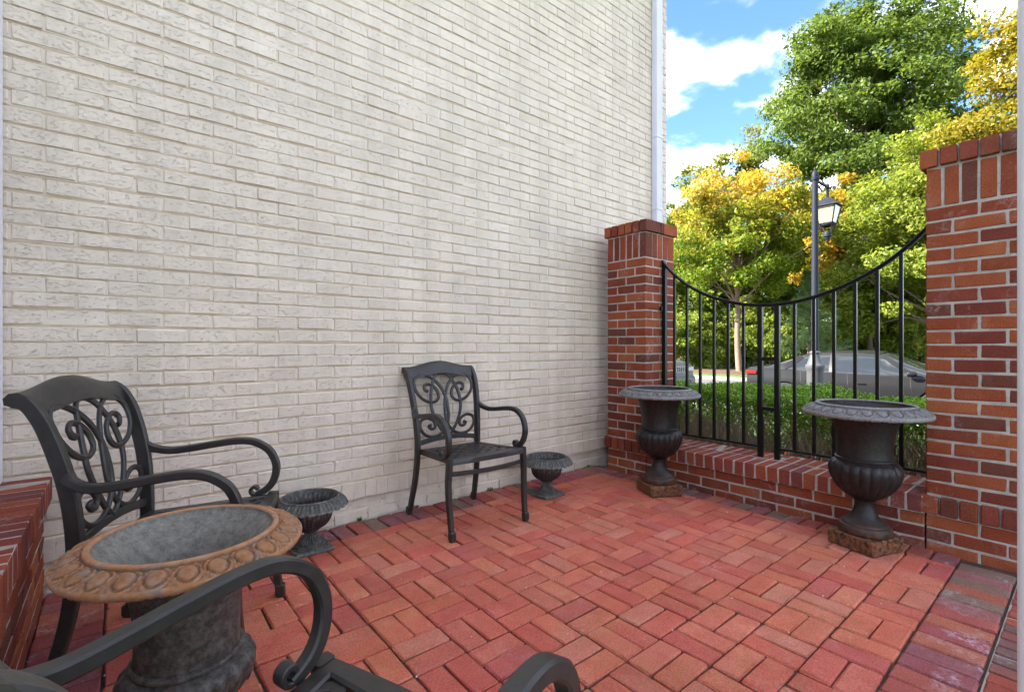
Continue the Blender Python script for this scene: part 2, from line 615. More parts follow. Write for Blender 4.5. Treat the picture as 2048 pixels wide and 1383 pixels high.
def jitter_variants(size, ch, n, amt, seed, mat, name):
    """a few slightly uneven chamfered bricks of one size (centred on the origin)"""
    rg = np.random.default_rng(seed)
    hs = np.array(size) / 2
    out = []
    for i in range(n):
        v, f = chamfer_box(-hs, hs, ch)
        v = np.array(v) + rg.normal(0, amt, (len(v), 3))
        out.append((v, f))
    return out


_mesh_cache = {}


def brick_mesh(size, ch, amt, mat, var, name='brick'):
    key = (tuple(round(s, 4) for s in size), ch, amt, mat.name, var)
    if key not in _mesh_cache:
        v, f = jitter_variants(size, ch, 1, amt, hash(key[0] + (var,)) % 100000, mat, name)[0]
        me = bpy.data.meshes.new(name)
        me.from_pydata(v.tolist(), [], f)
        me.materials.append(mat)
        _mesh_cache[key] = me
    return _mesh_cache[key]


class Bricks:
    """collects bricks of one thing; the largest in view become objects, the rest one joined part"""

    def __init__(self, parent, name='brick', limit=300, origin=(0, 0, 0)):
        self.items, self.parent, self.name, self.limit, self.o = [], parent, name, limit, np.array(origin, float)

    def add(self, lo, hi, mat, ch=0.004, amt=0.0012, tilt=0.003, rise=0.0):
        lo, hi = np.array(lo, float), np.array(hi, float)
        c, size = (lo + hi) / 2, hi - lo
        rot = tuple(random.gauss(0, tilt) for _ in range(3))
        c = c + np.array([random.gauss(0, rise) for _ in range(3)])
        px, py, Z = project(c)
        vis = 0.0
        if Z > 0.2 and -60 < px < 2110 and -60 < py < 1440:
            vis = size.max() * sorted(size)[1] / Z ** 2
        self.items.append((vis, c, size, mat, ch, amt, rot))

    def build(self, stuff_name):
        it = sorted(self.items, key=lambda a: -a[0])
        seen = [a for a in it if a[0] > 0]
        own = seen[:self.limit]
        rest = seen[self.limit:] + [a for a in it if a[0] <= 0]
        if len(it) <= self.limit:
            own, rest = it, []
        for (vis, c, size, mat, ch, amt, rot) in own:
            o = link(self.name, brick_mesh(size, ch, amt, mat, random.randrange(6), self.name), self.parent)
            o.location = c - self.o
            o.rotation_euler = rot
        groups = {}
        for a in rest:
            groups.setdefault(a[3].name, []).append(a)
        for g in groups.values():
            mb = MB()
            for (vis, c, size, mat, ch, amt, rot) in g:
                me = brick_mesh(size, ch, amt, mat, random.randrange(6), self.name)
                co = np.empty(len(me.vertices) * 3)
                me.vertices.foreach_get('co', co)
                mb.add(co.reshape(-1, 3) + (c - self.o), [tuple(p.vertices) for p in me.polygons])
            mb.build(stuff_name, g[0][3], self.parent, kind='stuff')

# ================================================================== THE PLACE
W_Y = 2.765          # face of the cream brick wall
F_X = 3.19           # face of the pillars and the low wall
WALL_END = 4.285

# ------------------------------------------------------------------ ground, road
ROAD_Z = -0.53


def terrain_z(x):
    pts = [(-60, -0.35), (3.62, -0.12), (4.9, -0.16), (5.3, -0.36), (6.9, -0.40), (11.15, -0.41), (11.3, -0.6), (21.6, -0.6), (21.8, -0.42), (26, -0.3), (60, 1.2), (140, 3.0), (900, 4.0)]
    return float(np.interp(x, [p[0] for p in pts], [p[1] for p in pts]))


def ground_mat():
    k = Mat('grass and leaf litter ground')
    p = k.pos()
    g = k.ramp(k.noise(p, 1.2, 6, 0.7), [(0.3, (0.035, 0.07, 0.014)), (0.5, (0.06, 0.11, 0.02)), (0.7, (0.10, 0.12, 0.03))])
    g = k.mix(0.6, g, k.mix(1.0, g, k.ramp(k.noise(p, 40, 4, 0.7), [(0.3, 0.4), (0.7, 1.6)]), 'MULTIPLY'))
    sep = k.n('ShaderNodeSeparateXYZ')
    k.L(p, sep.inputs[0])
    wood = k.math('MULTIPLY', k.math('SUBTRACT', sep.outputs['X'], 27.5), 0.4, True)
    g = k.mix(wood, g, k.ramp(k.noise(p, 3, 6, 0.7), [(0.3, (0.05, 0.035, 0.018)), (0.7, (0.13, 0.085, 0.04))]))
    return k.set(g, 0.95, normal=k.bump(k.noise(p, 30, 5, 0.7), 0.8, 0.04))


def build_ground():
    xs = [-400, -60, -20, -5, 0.0, 3.62, 4.3, 4.9, 5.3, 6.9, 9.0, 11.05, 11.3, 15, 21.6, 21.85, 23, 25, 27, 30, 40, 60, 90, 140, 300, 900]
    ys = list(np.linspace(-400, 400, 41))
    mb = MB()
    V = [(x, y, terrain_z(x) - (0.25 if x < 3.6 else 0)) for x in xs for y in ys]
    n = len(ys)
    Fc = [(i * n + j, (i + 1) * n + j, (i + 1) * n + j + 1, i * n + j + 1) for i in range(len(xs) - 1) for j in range(n - 1)]
    mb.add(V, Fc)
    mb.build('ground', ground_mat(), kind='structure', smooth=True)
    k = Mat('asphalt road')
    p = k.pos()
    c = k.mix(k.noise(p, 0.4, 4, 0.6), (0.075, 0.073, 0.070), (0.115, 0.11, 0.105))
    c = k.mix(0.6, c, k.mix(1.0, c, k.ramp(k.noise(p, 120, 4, 0.7), [(0.3, 0.5), (0.7, 1.5)]), 'MULTIPLY'))
    road = k.set(c, 0.9, normal=k.bump(k.noise(p, 150, 4, 0.7), 0.6, 0.01))
    MB().box((11.32, -160, ROAD_Z - 0.06), (21.58, 160, ROAD_Z)).build('road', road, kind='structure')
    kc = plain('concrete kerb', (0.33, 0.31, 0.28), 0.85, 0, 0.2, 12)
    for x0, x1 in ((11.14, 11.32), (21.58, 21.78)):
        kb = empty('kerb', (x0, 0, 0))
        kb['kind'] = 'structure'
        for j in range(-14, 22):
            MB().box((0, j * 1.5 + 0.006, ROAD_Z - 0.1), (x1 - x0, j * 1.5 + 1.494, ROAD_Z + 0.13), 0.015).build('kerb_stone', kc, kb)
    # brick footpath between the hedge and the lawn strip
    fp = brick_mat('footpath brick', [(0.26, 0.075, 0.05), (0.30, 0.09, 0.06), (0.22, 0.06, 0.05)], chalk=0.2)
    MB().box((5.3, -40, -0.5), (6.8, 40, -0.345), 0.01).build('footpath', fp, kind='structure')
    # planting bed of bark mulch around the far kerb tree
    mu = Mat('bark mulch')
    p = mu.pos()
    mcol = mu.ramp(mu.noise(p, 25, 5, 0.8), [(0.3, (0.035, 0.018, 0.012)), (0.7, (0.15, 0.075, 0.045))])
    mum = mu.set(mcol, 0.95, normal=mu.bump(mu.noise(p, 30, 5, 0.8), 1.0, 0.05))
    mb = MB()
    bx, by, _ = at(1480, 25.2, 0)
    for k2, (rr, zz) in enumerate(((2.6, -0.44), (2.2, -0.30), (1.2, -0.24), (0.02, -0.22))):
        mb.v.append(np.array([(bx + 0.75 * rr * math.cos(t) * (1 + 0.06 * math.sin(3 * t)), by + 1.6 * rr * math.sin(t), zz) for t in np.linspace(0, 2 * math.pi, 28, endpoint=False)]))
    mb.n = 28 * 4
    mb.f = [(i * 28 + j, i * 28 + (j + 1) % 28, (i + 1) * 28 + (j + 1) % 28, (i + 1) * 28 + j) for i in range(3) for j in range(28)]
    mb.build('mulch_bed', mum, kind='structure', smooth=True)
    MB().box((3.66, -6, -0.3), (5.05, 9, -0.07), 0.02).build('hedge_bed', mum, kind='structure')


build_ground()

# ------------------------------------------------------------------ patio paving
patio = empty('patio')
patio['kind'] = 'structure'
MB().box((-0.6, -0.6, -0.35), (3.25, 2.80, -0.013)).build('sand_bed', M['sand'], patio)


def build_patio():
    B = Bricks(patio, 'paver', 285)
    cm, ym = 0.19, (2.474 - 0.424) / 11
    x0, y1 = -0.038, 2.474
    J = 0.0062

    def pv(xa, xb, ya, yb, mat, j=J, rise=0.0011):
        B.add((xa + j / 2, ya + j / 2, -0.055), (xb - j / 2, yb - j / 2, 0.0), mat, ch=0.0058, amt=0.0012, tilt=0.0045, rise=rise)
    f, e = M['paver'], M['edge_paver']
    for i in range(16):
        for j in range(11):
            xa, xb = x0 + i * cm, x0 + (i + 1) * cm
            yb, ya = y1 - j * ym, y1 - (j + 1) * ym
            mx, my = (xa + xb) / 2, (ya + yb) / 2
            if (i + j) % 2:
                pv(xa, xb, ya, my, f); pv(xa, xb, my, yb, f)
            else:
                pv(xa, mx, ya, yb, f); pv(mx, xb, ya, yb, f)
        pv(x0 + i * cm, x0 + (i + 1) * cm, y1, 2.567, f)            # filler course under the wall edging
    for j in range(11):                                             # thin cut row along the fence edging
        pv(3.002, 3.045, y1 - (j + 1) * ym, y1 - j * ym, f)
    pv(3.002, 3.045, y1, 2.567, f)
    d = 0.0955
    for i in range(34):                                             # edging along the cream wall
        xa = -0.038 + i * d
        pv(xa, min(xa + d, 3.19), 2.567, 2.765, e)
    for i in range(24):                                             # edging along the left knee wall
        ya = 0.424 + i * 0.0974
        pv(-0.235, -0.038, ya, ya + 0.0974, e)
    for i in range(35):                                             # edging along the house
        xa = -0.235 + i * d
        pv(xa, min(xa + d, 3.19), 0.232, 0.424, e)
    for i in range(22):                                             # edging along the low fence wall
        ya = 0.424 + i * 0.0974
        pv(3.045, 3.19, ya, ya + 0.0974, e)
    B.build('paver_course')
    # mortared brick sill of the door
    s = empty('brick_door_sill')
    tag(s, 'mortared red brick sill strip along the house edge of the patio', 'sill')
    MB().box((-0.23, -0.6, -0.1), (3.18, 0.226, -0.006)).build('mortar', M['mortar'], s)
    B2 = Bricks(s, 'brick')
    for i in range(49):
        xa = -0.225 + i * 0.0695
        B2.add((xa + 0.005, 0.03, -0.06), (xa + 0.0645, 0.221, 0.0), M['sill_brick'], ch=0.003, rise=0.0008)
    B2.build('brick_course')
    # white grit and leaf crumbs lying in the joints
    k = plain('pale grit', (0.6, 0.55, 0.48), 0.9)
    mb = MB()
    for _ in range(70):
        x, y = random.uniform(-0.2, 3.1), random.uniform(0.45, 2.74)
        if random.random() < 0.5:
            x = x0 + round((x - x0) / cm) * cm + random.gauss(0, 0.003)
        r = random.uniform(0.0008, 0.0026)
        mb.box((x - r, y - r * random.uniform(0.6, 1.4), 0.0005), (x + r * random.uniform(0.7, 1.6), y + r, 0.002 + r), r * 0.3)
    mb.build('grit', k, kind='stuff')


build_patio()


def build_weeds():
    mats = leaf_mat('small weeds', [(0.05, 0.10, 0.015), (0.13, 0.17, 0.03)], trans=0.3)
    for lab, x, y in (('tiny green weed at the wall foot left of the middle chair', 1.10, 2.757), ('tiny green weed at the wall foot under the middle chair', 1.46, 2.755), ('tiny green weed at the wall foot right of the middle chair', 2.05, 2.757), ('tiny green weed at the wall foot by the corner pillar', 3.10, 2.757)):
        mb = MB()
        for _ in range(26):
            c = np.array([x + random.gauss(0, 0.012), y - abs(random.gauss(0, 0.007)), 0.0])
            h = random.uniform(0.008, 0.032)
            d = np.array([random.gauss(0, 0.008), random.gauss(0, 0.006) - 0.004, h])
            w = np.array([random.uniform(0.0015, 0.004), random.gauss(0, 0.001), 0])
            mb.add([c - w * 0.3, c + d * 0.6 - w, c + d, c + d * 0.6 + w], [(0, 1, 2, 3)])
        o = mb.build('weed_tuft', mats)
        tag(o, lab, 'weed', 'weeds at the foot of the cream wall')


build_weeds()

# ------------------------------------------------------------------ cream painted brick house next door
def build_cream_house():
    h = empty('cream_brick_house', (WALL_END, W_Y, 0))
    tag(h, 'tall neighbouring house wall of cream painted brick behind the chairs', 'house')
    O = (WALL_END, W_Y, 0)

    def off(a):
        return tuple(np.array(a, float) - np.array(O))
    D = 0.0045
    MB().box(off((-3.0, W_Y + D, -0.3)), off((WALL_END - D, 6.6, 7.6))).build('wall', M['cream_joint'], h)
    # shadowy upper storeys beyond the frame stay plain painted courses
    B = Bricks(h, 'brick', 300, O)
    L, c = 0.198, CREAMC
    j = 0.010

    def course(z, hgt, parity, y_face=W_Y, length=L, x_first=-0.236):
        k0 = -3 if z < 3.2 else 2
        for i in range(k0, 26):
            xa = x_first + (0.5 * length if parity else 0) + i * length
            xb = xa + length
            xa, xb = max(xa, -0.9), min(xb, WALL_END)
            if xb - xa < 0.03:
                continue
            wob = random.gauss(0, 0.0013) + 0.0022 * math.sin(xa * 1.9 + z * 23.0) + 0.0012 * math.sin(xa * 5.1 + z * 71.0)
            jl = j / 2
            B.add((xa + jl, y_face + random.gauss(0, 0.0012), z + 0.0045 + wob), (xb - (jl if xb < WALL_END else 0), y_face + 0.09, z + hgt - 0.0035 + wob), M['cream_brick'],
                  ch=0.0035, amt=0.0013, tilt=0.0022)
    nrow = 66
    for r in range(nrow):
        course(CREAM_Z0 + r * c, c, (r + 1) % 2)
    # projecting rowlock course and the two courses under it
    xa = -0.9
    while xa < WALL_END:
        B.add((xa + 0.0003, W_Y - 0.021 + random.gauss(0, 0.0008), 0.141), (min(xa + 0.0697, WALL_END), W_Y + 0.08, 0.2355), M['cream_brick'], ch=0.0016, amt=0.0003, tilt=0.001)
        xa += 0.070
    course(0.070, 0.069, 1, W_Y + 0.001)
    course(0.0, 0.069, 0, W_Y - 0.004)
    B.build('brick_course')
    # downspout at the corner
    mb = MB()
    xs = np.linspace(4.026, 4.118, 9)
    ys = [0, -0.004, 0, -0.005, 0, -0.005, 0, -0.004, 0]
    yb, yf = W_Y - 0.004, W_Y - 0.060
    ring = [(xs[0], yb)] + [(x, yf + d) for x, d in zip(xs, ys)] + [(xs[-1], yb)]
    n = len(ring)
    for z in (0.1, 7.4):
        mb.v.append(np.array([off((x, y, z)) for x, y in ring]))
    mb.n = 2 * n
    mb.f = [(i, (i + 1) % n, n + (i + 1) % n, n + i) for i in range(n)] + [tuple(range(n - 1, -1, -1)), tuple(range(n, 2 * n))]
    ds = mb.build('downspout', M['downspout'], h)
    for z in (0.6, 2.35, 3.05, 4.9):
        MB().box(off((4.020, W_Y - 0.068, z)), off((4.124, W_Y - 0.003, z + 0.022)), 0.002).build('strap', M['downspout'], ds)


build_cream_house()

# ------------------------------------------------------------------ red brick pillars, low wall, knee wall
CR = 0.0690


def build_pillar(label, y0, y1):
    """square pillar: ledge of rowlocks, 21 courses, a soldier course and a cap"""
    x0, x1 = F_X, F_X + 0.395
    p = empty('brick_pillar', (x0, y0, 0))
    tag(p, label, 'pillar', 'brick pillars at the ends of the railing')
    O = np.array((x0, y0, 0))
    I = 0.0035
    MB().box(np.array((x0 + I, y0 + I, -0.35)) - O, np.array((x1 - I, y1 - I, 1.995)) - O).build('mortar', M['mortar'], p)
    B = Bricks(p, 'brick', 300, O)
    m, cp = M['wall_brick'], M['wall_brick']
    sx, sy = x1 - x0, y1 - y0
    d, j = 0.097, 0.010

    def ring_course(z, hgt, par):
        za, zb = z + j / 2, z + hgt - j / 2
        if par:                          # two stretchers on the front and back
            for xa, xb in ((x0, x0 + d), (x1 - d, x1)):
                ym = (y0 + y1) / 2
                B.add((xa, y0, za), (xb, ym - j / 2, zb), m); B.add((xa, ym + j / 2, za), (xb, y1, zb), m)
            for ya, yb in ((y0, y0 + d), (y1 - d, y1)):
                B.add((x0 + d + j, ya, za), (x1 - d - j, yb, zb), m)
        else:
            for ya, yb in ((y0, y0 + d), (y1 - d, y1)):
                xm = (x0 + x1) / 2
                B.add((x0, ya, za), (xm - j / 2, yb, zb), m); B.add((xm + j / 2, ya, za), (x1, yb, zb), m)
            for xa, xb in ((x0, x0 + d), (x1 - d, x1)):
                B.add((xa, y0 + d + j, za), (xb, y1 - d - j, zb), m)

    def standing(z, hgt, ov, n, dd):
        a0, a1, b0, b1 = x0 - ov, x1 + ov, y0 - ov, y1 + ov
        w = (b1 - b0) / n
        za, zb = z + j / 2, z + hgt - j / 2
        for i in range(n):
            ya, yb = b0 + i * w + (j / 2 if i else 0), b0 + (i + 1) * w - (j / 2 if i < n - 1 else 0)
            B.add((a0, ya, za), (a0 + dd, yb, zb), cp); B.add((a1 - dd, ya, za), (a1, yb, zb), cp)
        q = max(1, int(round((a1 - a0 - 2 * dd) / w)))
        ww = (a1 - a0 - 2 * dd) / q
        for i in range(q):
            xa, xb = a0 + dd + i * ww + j / 2, a0 + dd + (i + 1) * ww - j / 2
            B.add((xa, b0, za), (xb, b0 + 0.1, zb), cp); B.add((xa, b1 - 0.1, za), (xb, b1, zb), cp)
    for i in range(4):
        ring_course(-0.094 + i * 0.068, 0.068, i % 2)
    standing(0.178, 0.100, 0.020, 6, 0.09)
    for i in range(21):
        ring_course(0.278 + i * CR, CR, i % 2 == 0)
    standing(0.278 + 21 * CR, 0.200, 0.0, 6, 0.09)
    standing(1.927, 0.098, 0.021, 6, 0.195)
    B.build('brick_course')
    MB().box(np.array((x0 + 0.012, y0 + 0.012, 1.93)) - O, np.array((x1 - 0.012, y1 - 0.012, 2.0225)) - O, 0.002).build('cap_mortar', M['mortar'], p)
    return p


build_pillar('red brick pillar standing against the cream wall behind the smaller-looking urn', 2.245, 2.622)
build_pillar('red brick pillar beside the white door jamb at the picture edge', 0.165, 0.560)


def build_low_wall():
    y0, y1 = 0.566, 2.238
    w = empty('low_brick_wall', (F_X, y0, 0))
    tag(w, 'low red brick wall with a rowlock cap carrying the black railing', 'wall')
    O = np.array((F_X, y0, 0))
    MB().box(np.array((F_X + 0.0035, y0 + 0.001, -0.4)) - O, np.array((F_X + 0.395, y1 - 0.001, 0.176)) - O).build('mortar', M['mortar'], w)
    MB().box(np.array((F_X - 0.0195, y0 + 0.002, 0.179)) - O, np.array((F_X + 0.4175, y1 - 0.002, 0.2685)) - O).build('cap_mortar', M['mortar'], w)
    B = Bricks(w, 'brick', 300, O)
    j = 0.010
    for r in range(4):
        z = -0.094 + r * 0.068
        x = y0 - (0.1 if r % 2 else 0.0)
        while x < y1:
            a, b = max(x, y0), min(x + 0.203, y1)
            if b - a > 0.03:
                for xa, xb in ((F_X, F_X + 0.097), (F_X + 0.298, F_X + 0.395)):
                    B.add((xa, a + (j / 2 if a > y0 else 0), z + j / 2), (xb, b - (j / 2 if b < y1 else 0), z + 0.068 - j / 2), M['wall_brick'])
            x += 0.203
    n = 24
    p = (y1 - y0) / n
    for i in range(n):
        a, b = y0 + i * p + 0.005, y0 + (i + 1) * p - 0.005
        B.add((F_X - 0.022, a, 0.180), (F_X + 0.192, b, 0.270), M['cap_brick'], rise=0.0006)
        B.add((F_X + 0.203, a, 0.180), (F_X + 0.420, b, 0.270), M['cap_brick'], rise=0.0006)
    B.build('brick_course')


build_low_wall()


def build_knee_wall():
    x1, y0, y1 = -0.235, 0.25, 2.760
    w = empty('brick_knee_wall', (x1, y0, 0))
    tag(w, 'knee-high red brick wall with rowlock cap in the left corner behind the rusty urn', 'wall')
    O = np.array((x1, y0, 0))
    MB().box(np.array((x1 - 0.25, y0, -0.3)) - O, np.array((x1 - 0.0035, y1, 0.39)) - O).build('mortar', M['mortar'], w)
    MB().box(np.array((x1 - 0.24, y0 + 0.003, 0.392)) - O, np.array((x1 + 0.0225, y1 - 0.002, 0.4885)) - O).build('cap_mortar', M['mortar'], w)
    B = Bricks(w, 'brick', 300, O)
    j = 0.010
    for r in range(6):
        z = -0.016 + r * 0.068
        x = y0 - (0.1 if r % 2 else 0.0)
        while x < y1:
            a, b = max(x, y0), min(x + 0.203, y1)
            if b - a > 0.03:
                B.add((x1 - 0.09, a + j / 2, z + j / 2), (x1, b - j / 2, z + 0.068 - j / 2), M['wall_brick'])
            x += 0.203
    n = 34
    p = (y1 - y0) / n
    for i in range(n):
        B.add((x1 - 0.19, y0 + i * p + 0.005, 0.393), (x1 + 0.025, y0 + (i + 1) * p - 0.005, 0.490), M['cap_brick'], rise=0.0007)
    B.build('brick_course')


build_knee_wall()


def build_home():
    """the house the patio belongs to: white panel above the knee wall and the jamb of the open door"""
    h = empty('white_house_bay', (-0.364, 0.25, 0.492))
    tag(h, 'white painted bay wall standing on the brick knee wall at the far left edge', 'house')
    MB().box((-0.16, 0.0, 0.0), (0.0, 2.505, 2.6)).build('panel', M['white'], h)
    for y in (0.0, 2.385):
        MB().box((0.0005, y, 0.0), (0.012, y + 0.118, 2.6), 0.003).build('corner_board', M['white'], h)
    d = empty('door_jamb', (0.95, 0.0, 0.0))
    tag(d, 'white door jamb filling the far right edge of the picture', 'door frame')
    mb = MB()
    prof = [(0.0, -0.10), (0.0, 0.050), (0.004, 0.062), (0.012, 0.0695), (0.024, 0.0725), (0.05, 0.073), (0.085, 0.073), (0.098, 0.068), (0.104, 0.058), (0.104, -0.10)]
    n = len(prof)
    for z in (0.0, 2.55):
        mb.v.append(np.array([(x, y, z) for x, y in prof]))
    mb.n = 2 * n
    mb.f = [(i, (i + 1) % n, n + (i + 1) % n, n + i) for i in range(n)] + [tuple(range(n - 1, -1, -1)), tuple(range(n, 2 * n))]
    mb.build('casing', M['white'], d, smooth=True, angle=50)
    MB().box((0.106, -0.10, 0.0), (0.62, 0.026, 2.55)).build('wall', M['white'], d)


build_home()

# ------------------------------------------------------------------ iron railing between the pillars
def build_railing():
    X = 3.42
    r = empty('iron_railing', (X, 1.42, 0.27))
    tag(r, 'black iron railing with a dipping curved top rail between the brick pillars', 'railing')
    O = np.array((X, 1.42, 0.27))
    m = M['iron']
    ya, yb = 0.562, 2.243
    yc = (ya + yb) / 2
    tab_d = [0.0, 0.11, 0.22, 0.33, 0.44, 0.54, 0.64, 0.735, 0.80, 0.8405]
    tab_z = [1.312, 1.318, 1.336, 1.366, 1.408, 1.458, 1.521, 1.601, 1.670, 1.722]

    def topz(y):
        return float(np.interp(abs(y - yc), tab_d, tab_z))
    pts = [(X, y, topz(y)) for y in [yc - d for d in reversed(tab_d)] + [yc + d for d in tab_d[1:]]]
    path = catmull(pts, 6) - O
    mb = MB().sweep(path, (1, 0, 0), 0.036, 0.012, 0.3)
    mb.sweep(path - np.array((0, 0, 0.011)), (1, 0, 0), 0.020, 0.012, 0.1)
    mb.build('top_rail', m, r, smooth=True, angle=35)
    b = 0.018
    for y in (2.136, 2.028, 1.918, 1.808, 1.702, 1.5915, 1.26, 1.1466, 1.0364, 0.926, 0.817, 0.707):
        MB().box(np.array((X - b / 2, y - b / 2, 0.340)) - O, np.array((X + b / 2, y + b / 2, topz(y) - 0.012)) - O, 0.0012).build('baluster', m, r)
    b = 0.031
    for y in (1.476, 1.366):
        MB().box(np.array((X - b / 2, y - b / 2, 0.270)) - O, np.array((X + b / 2, y + b / 2, topz(y) - 0.012)) - O, 0.0015).build('post', m, r)
    for y in (2.226, 0.579):
        MB().box(np.array((X - b / 2, y - b / 2, 0.270)) - O, np.array((X + b / 2, y + b / 2, topz(y) - 0.010)) - O, 0.0015).build('post', m, r)
    for z in (0.943, 0.603):
        MB().box(np.array((X - 0.012, 1.3815, z - 0.012)) - O, np.array((X + 0.012, 1.4605, z + 0.012)) - O, 0.0012).build('rung', m, r)
    for a, c in ((0.5945, 1.3505), (1.4915, 2.2105)):
        MB().box(np.array((X - 0.016, a, 0.336)) - O, np.array((X + 0.016, c, 0.348)) - O, 0.001).build('bottom_rail', m, r)
    for z in (1.33, 0.50):
        MB().box(np.array((X - 0.045, 2.2245, z - 0.016)) - O, np.array((X - 0.0157, 2.2445, z + 0.016)) - O, 0.002).build('bracket', m, r)


build_railing()

# ------------------------------------------------------------------ patio chairs
def back_v(z):
    """how far back the chair back lies at height z"""
    return float(np.interp(z, [0.40, 0.50, 0.60, 0.70, 0.78, 0.84, 0.88, 0.90], [-0.190, -0.194, -0.204, -0.224, -0.247, -0.272, -0.296, -0.31]))


def make_chair():
    """local x forward, y to the sitter's side, origin on the floor under the seat"""
    t = empty('patio_chair')
    m = M['chair']
    for s in (1, -1):
        # rear leg running up into the back post
        zs = [(-0.262, 0.236, 0.0), (-0.240, 0.231, 0.09), (-0.212, 0.224, 0.20), (-0.195, 0.219, 0.31), (-0.190, 0.216, 0.42), (-0.194, 0.219, 0.52), (-0.206, 0.225, 0.62), (-0.226, 0.232, 0.71), (-0.252, 0.238, 0.795), (-0.278, 0.2395, 0.846), (-0.298, 0.2395, 0.868), (-0.322, 0.2395, 0.875)]
        P = catmull([(x, s * y, z) for x, y, z in zs], 5)
        hh = np.interp(P[:, 2], [0, 0.2, 0.42, 0.7, 0.85], [0.030, 0.036, 0.042, 0.044, 0.040])
        o = MB().sweep(P, (0, 1, 0), 0.026, hh, 0.14).build('rear_leg', m, t, True, 30)
        MB().box((-0.279, s * 0.236 - 0.016, 0.006), (-0.243, s * 0.236 + 0.016, 0.046), 0.004).build('foot', m, o)
        # front leg
        P = catmull([(0.270, s * 0.250, 0.0), (0.257, s * 0.252, 0.10), (0.247, s * 0.256, 0.20), (0.243, s * 0.258, 0.29), (0.244, s * 0.254, 0.37), (0.244, s * 0.250, 0.432)], 5)
        hh = np.interp(P[:, 2], [0, 0.2, 0.43], [0.027, 0.031, 0.038])
        o = MB().sweep(P, (0, 1, 0), 0.028, hh, 0.14).build('front_leg', m, t, True, 30)
        MB().box((0.252, s * 0.250 - 0.017, 0.008), (0.287, s * 0.250 + 0.017, 0.052), 0.004).build('foot', m, o)
        MB().lathe([(0.010, 0.0), (0.012, 0.002), (0.011, 0.010)], 10, close_top=True, close_bot=True, cx=0.270, cy=s * 0.250).build('glide', m, o)
        # arm: out of the post, forward, round the front and back to the seat with a scroll
        A = [(-0.203, 0.230, 0.650), (-0.180, 0.246, 0.634), (-0.130, 0.262, 0.620), (-0.060, 0.268, 0.624), (0.030, 0.268, 0.637), (0.110, 0.267, 0.645), (0.170, 0.266, 0.637), (0.222, 0.265, 0.604), (0.248, 0.263, 0.556), (0.252, 0.261, 0.514), (0.240, 0.258, 0.472), (0.215, 0.256, 0.443), (0.180, 0.255, 0.424)]
        P = catmull([(x, s * y, z) for x, y, z in A], 6)
        ww = np.interp(np.arange(len(P)), [0, 10, len(P)], [0.024, 0.031, 0.029])
        tt = norm(np.gradient(P, axis=0))
        up = np.stack([-tt[:, 2], np.zeros(len(P)), tt[:, 0]], 1)
        # keep the broad face of the bar across the sitter's side direction
        o = MB().sweep(P, (0, 1, 0), ww, np.interp(np.arange(len(P)), [0, 8, len(P) - 12, len(P)], [0.036, 0.026, 0.028, 0.024]), 0.16).build('arm', m, t, True, 30)
        th = np.linspace(-0.2, 4.6, 20)
        rr = np.linspace(0.019, 0.010, 20)
        C = np.stack([0.178 - 0.004 + rr * np.sin(-th) * 1.0, np.full(20, s * 0.255), 0.4245 + 0.019 - rr * np.cos(th)], 1)
        MB().sweep(C, (0, 1, 0), 0.029, 0.012, 0.2).build('scroll', m, o, True, 30)
    # crest rail with a rolled top
    prof = [(-0.262, -0.042), (-0.272, -0.010), (-0.288, 0.014), (-0.308, 0.026), (-0.330, 0.024), (-0.343, 0.010), (-0.340, -0.008), (-0.324, -0.014), (-0.309, -0.004), (-0.297, -0.002), (-0.287, -0.020), (-0.279, -0.046)]
    us = np.linspace(-0.2515, 0.2515, 25)
    V, n = [], len(prof)
    for u in us:
        q = abs(u) / 0.253
        rise = 0.036 * (0.5 + 0.5 * math.cos(math.pi * min(1, q * 1.12))) if q * 1.12 < 1 else 0
        bow = -0.010 * (1 - q * q)
        for (v, z) in prof:
            dz = z * (1 if z > -0.02 else 1.0) + 0.872
            V.append((v + bow, u, dz + rise * (1.0 if z > -0.02 else 0.72)))
    Fc = [(i * n + k, (i + 1) * n + k, (i + 1) * n + (k + 1) % n, i * n + (k + 1) % n) for i in range(len(us) - 1) for k in range(n)]
    Fc += [tuple(range(n)), tuple((len(us) - 1) * n + k for k in range(n - 1, -1, -1))]
    MB().add(V, Fc).build('crest_rail', m, t, True, 38)
    # lower back rail, arched
    us = np.linspace(-0.207, 0.207, 17)
    P = [(back_v(0.445) - 0.008 * (1 - (u / 0.207) ** 2), u, 0.437 + 0.020 * (1 - (u / 0.207) ** 2)) for u in us]
    MB().sweep(P, (0, 0, 1), 0.030, 0.016, 0.2).build('lower_back_rail', m, t, True, 30)
    # scrollwork of the back
    S1 = [(490, 236), (506, 228), (508, 204), (484, 188), (450, 198), (425, 235), (428, 280), (460, 308), (502, 308), (546, 280), (572, 226), (566, 168), (532, 132), (488, 122), (432, 150), (394, 205), (378, 280), (381, 360), (395, 430), (428, 490), (475, 530), (530, 545), (582, 522), (605, 472), (588, 428), (545, 414), (508, 432), (496, 462), (508, 486), (532, 488), (542, 470), (526, 464)]
    S2 = [(348, 113), (385, 120), (418, 148), (458, 215), (482, 280), (496, 350), (486, 430), (462, 500), (428, 556)]

    def panel(pts, s, dv):
        out = []
        for x, y in pts:
            xc = 352 + (y - 120) * 0.165
            u = (x - xc) / 205.0 * 0.206
            z = 0.853 - (y - 118) / 440.0 * 0.398
            out.append((back_v(z) + dv - 0.006 * (1 - (u / 0.21) ** 2), s * u, z))
        return catmull(out, 6)
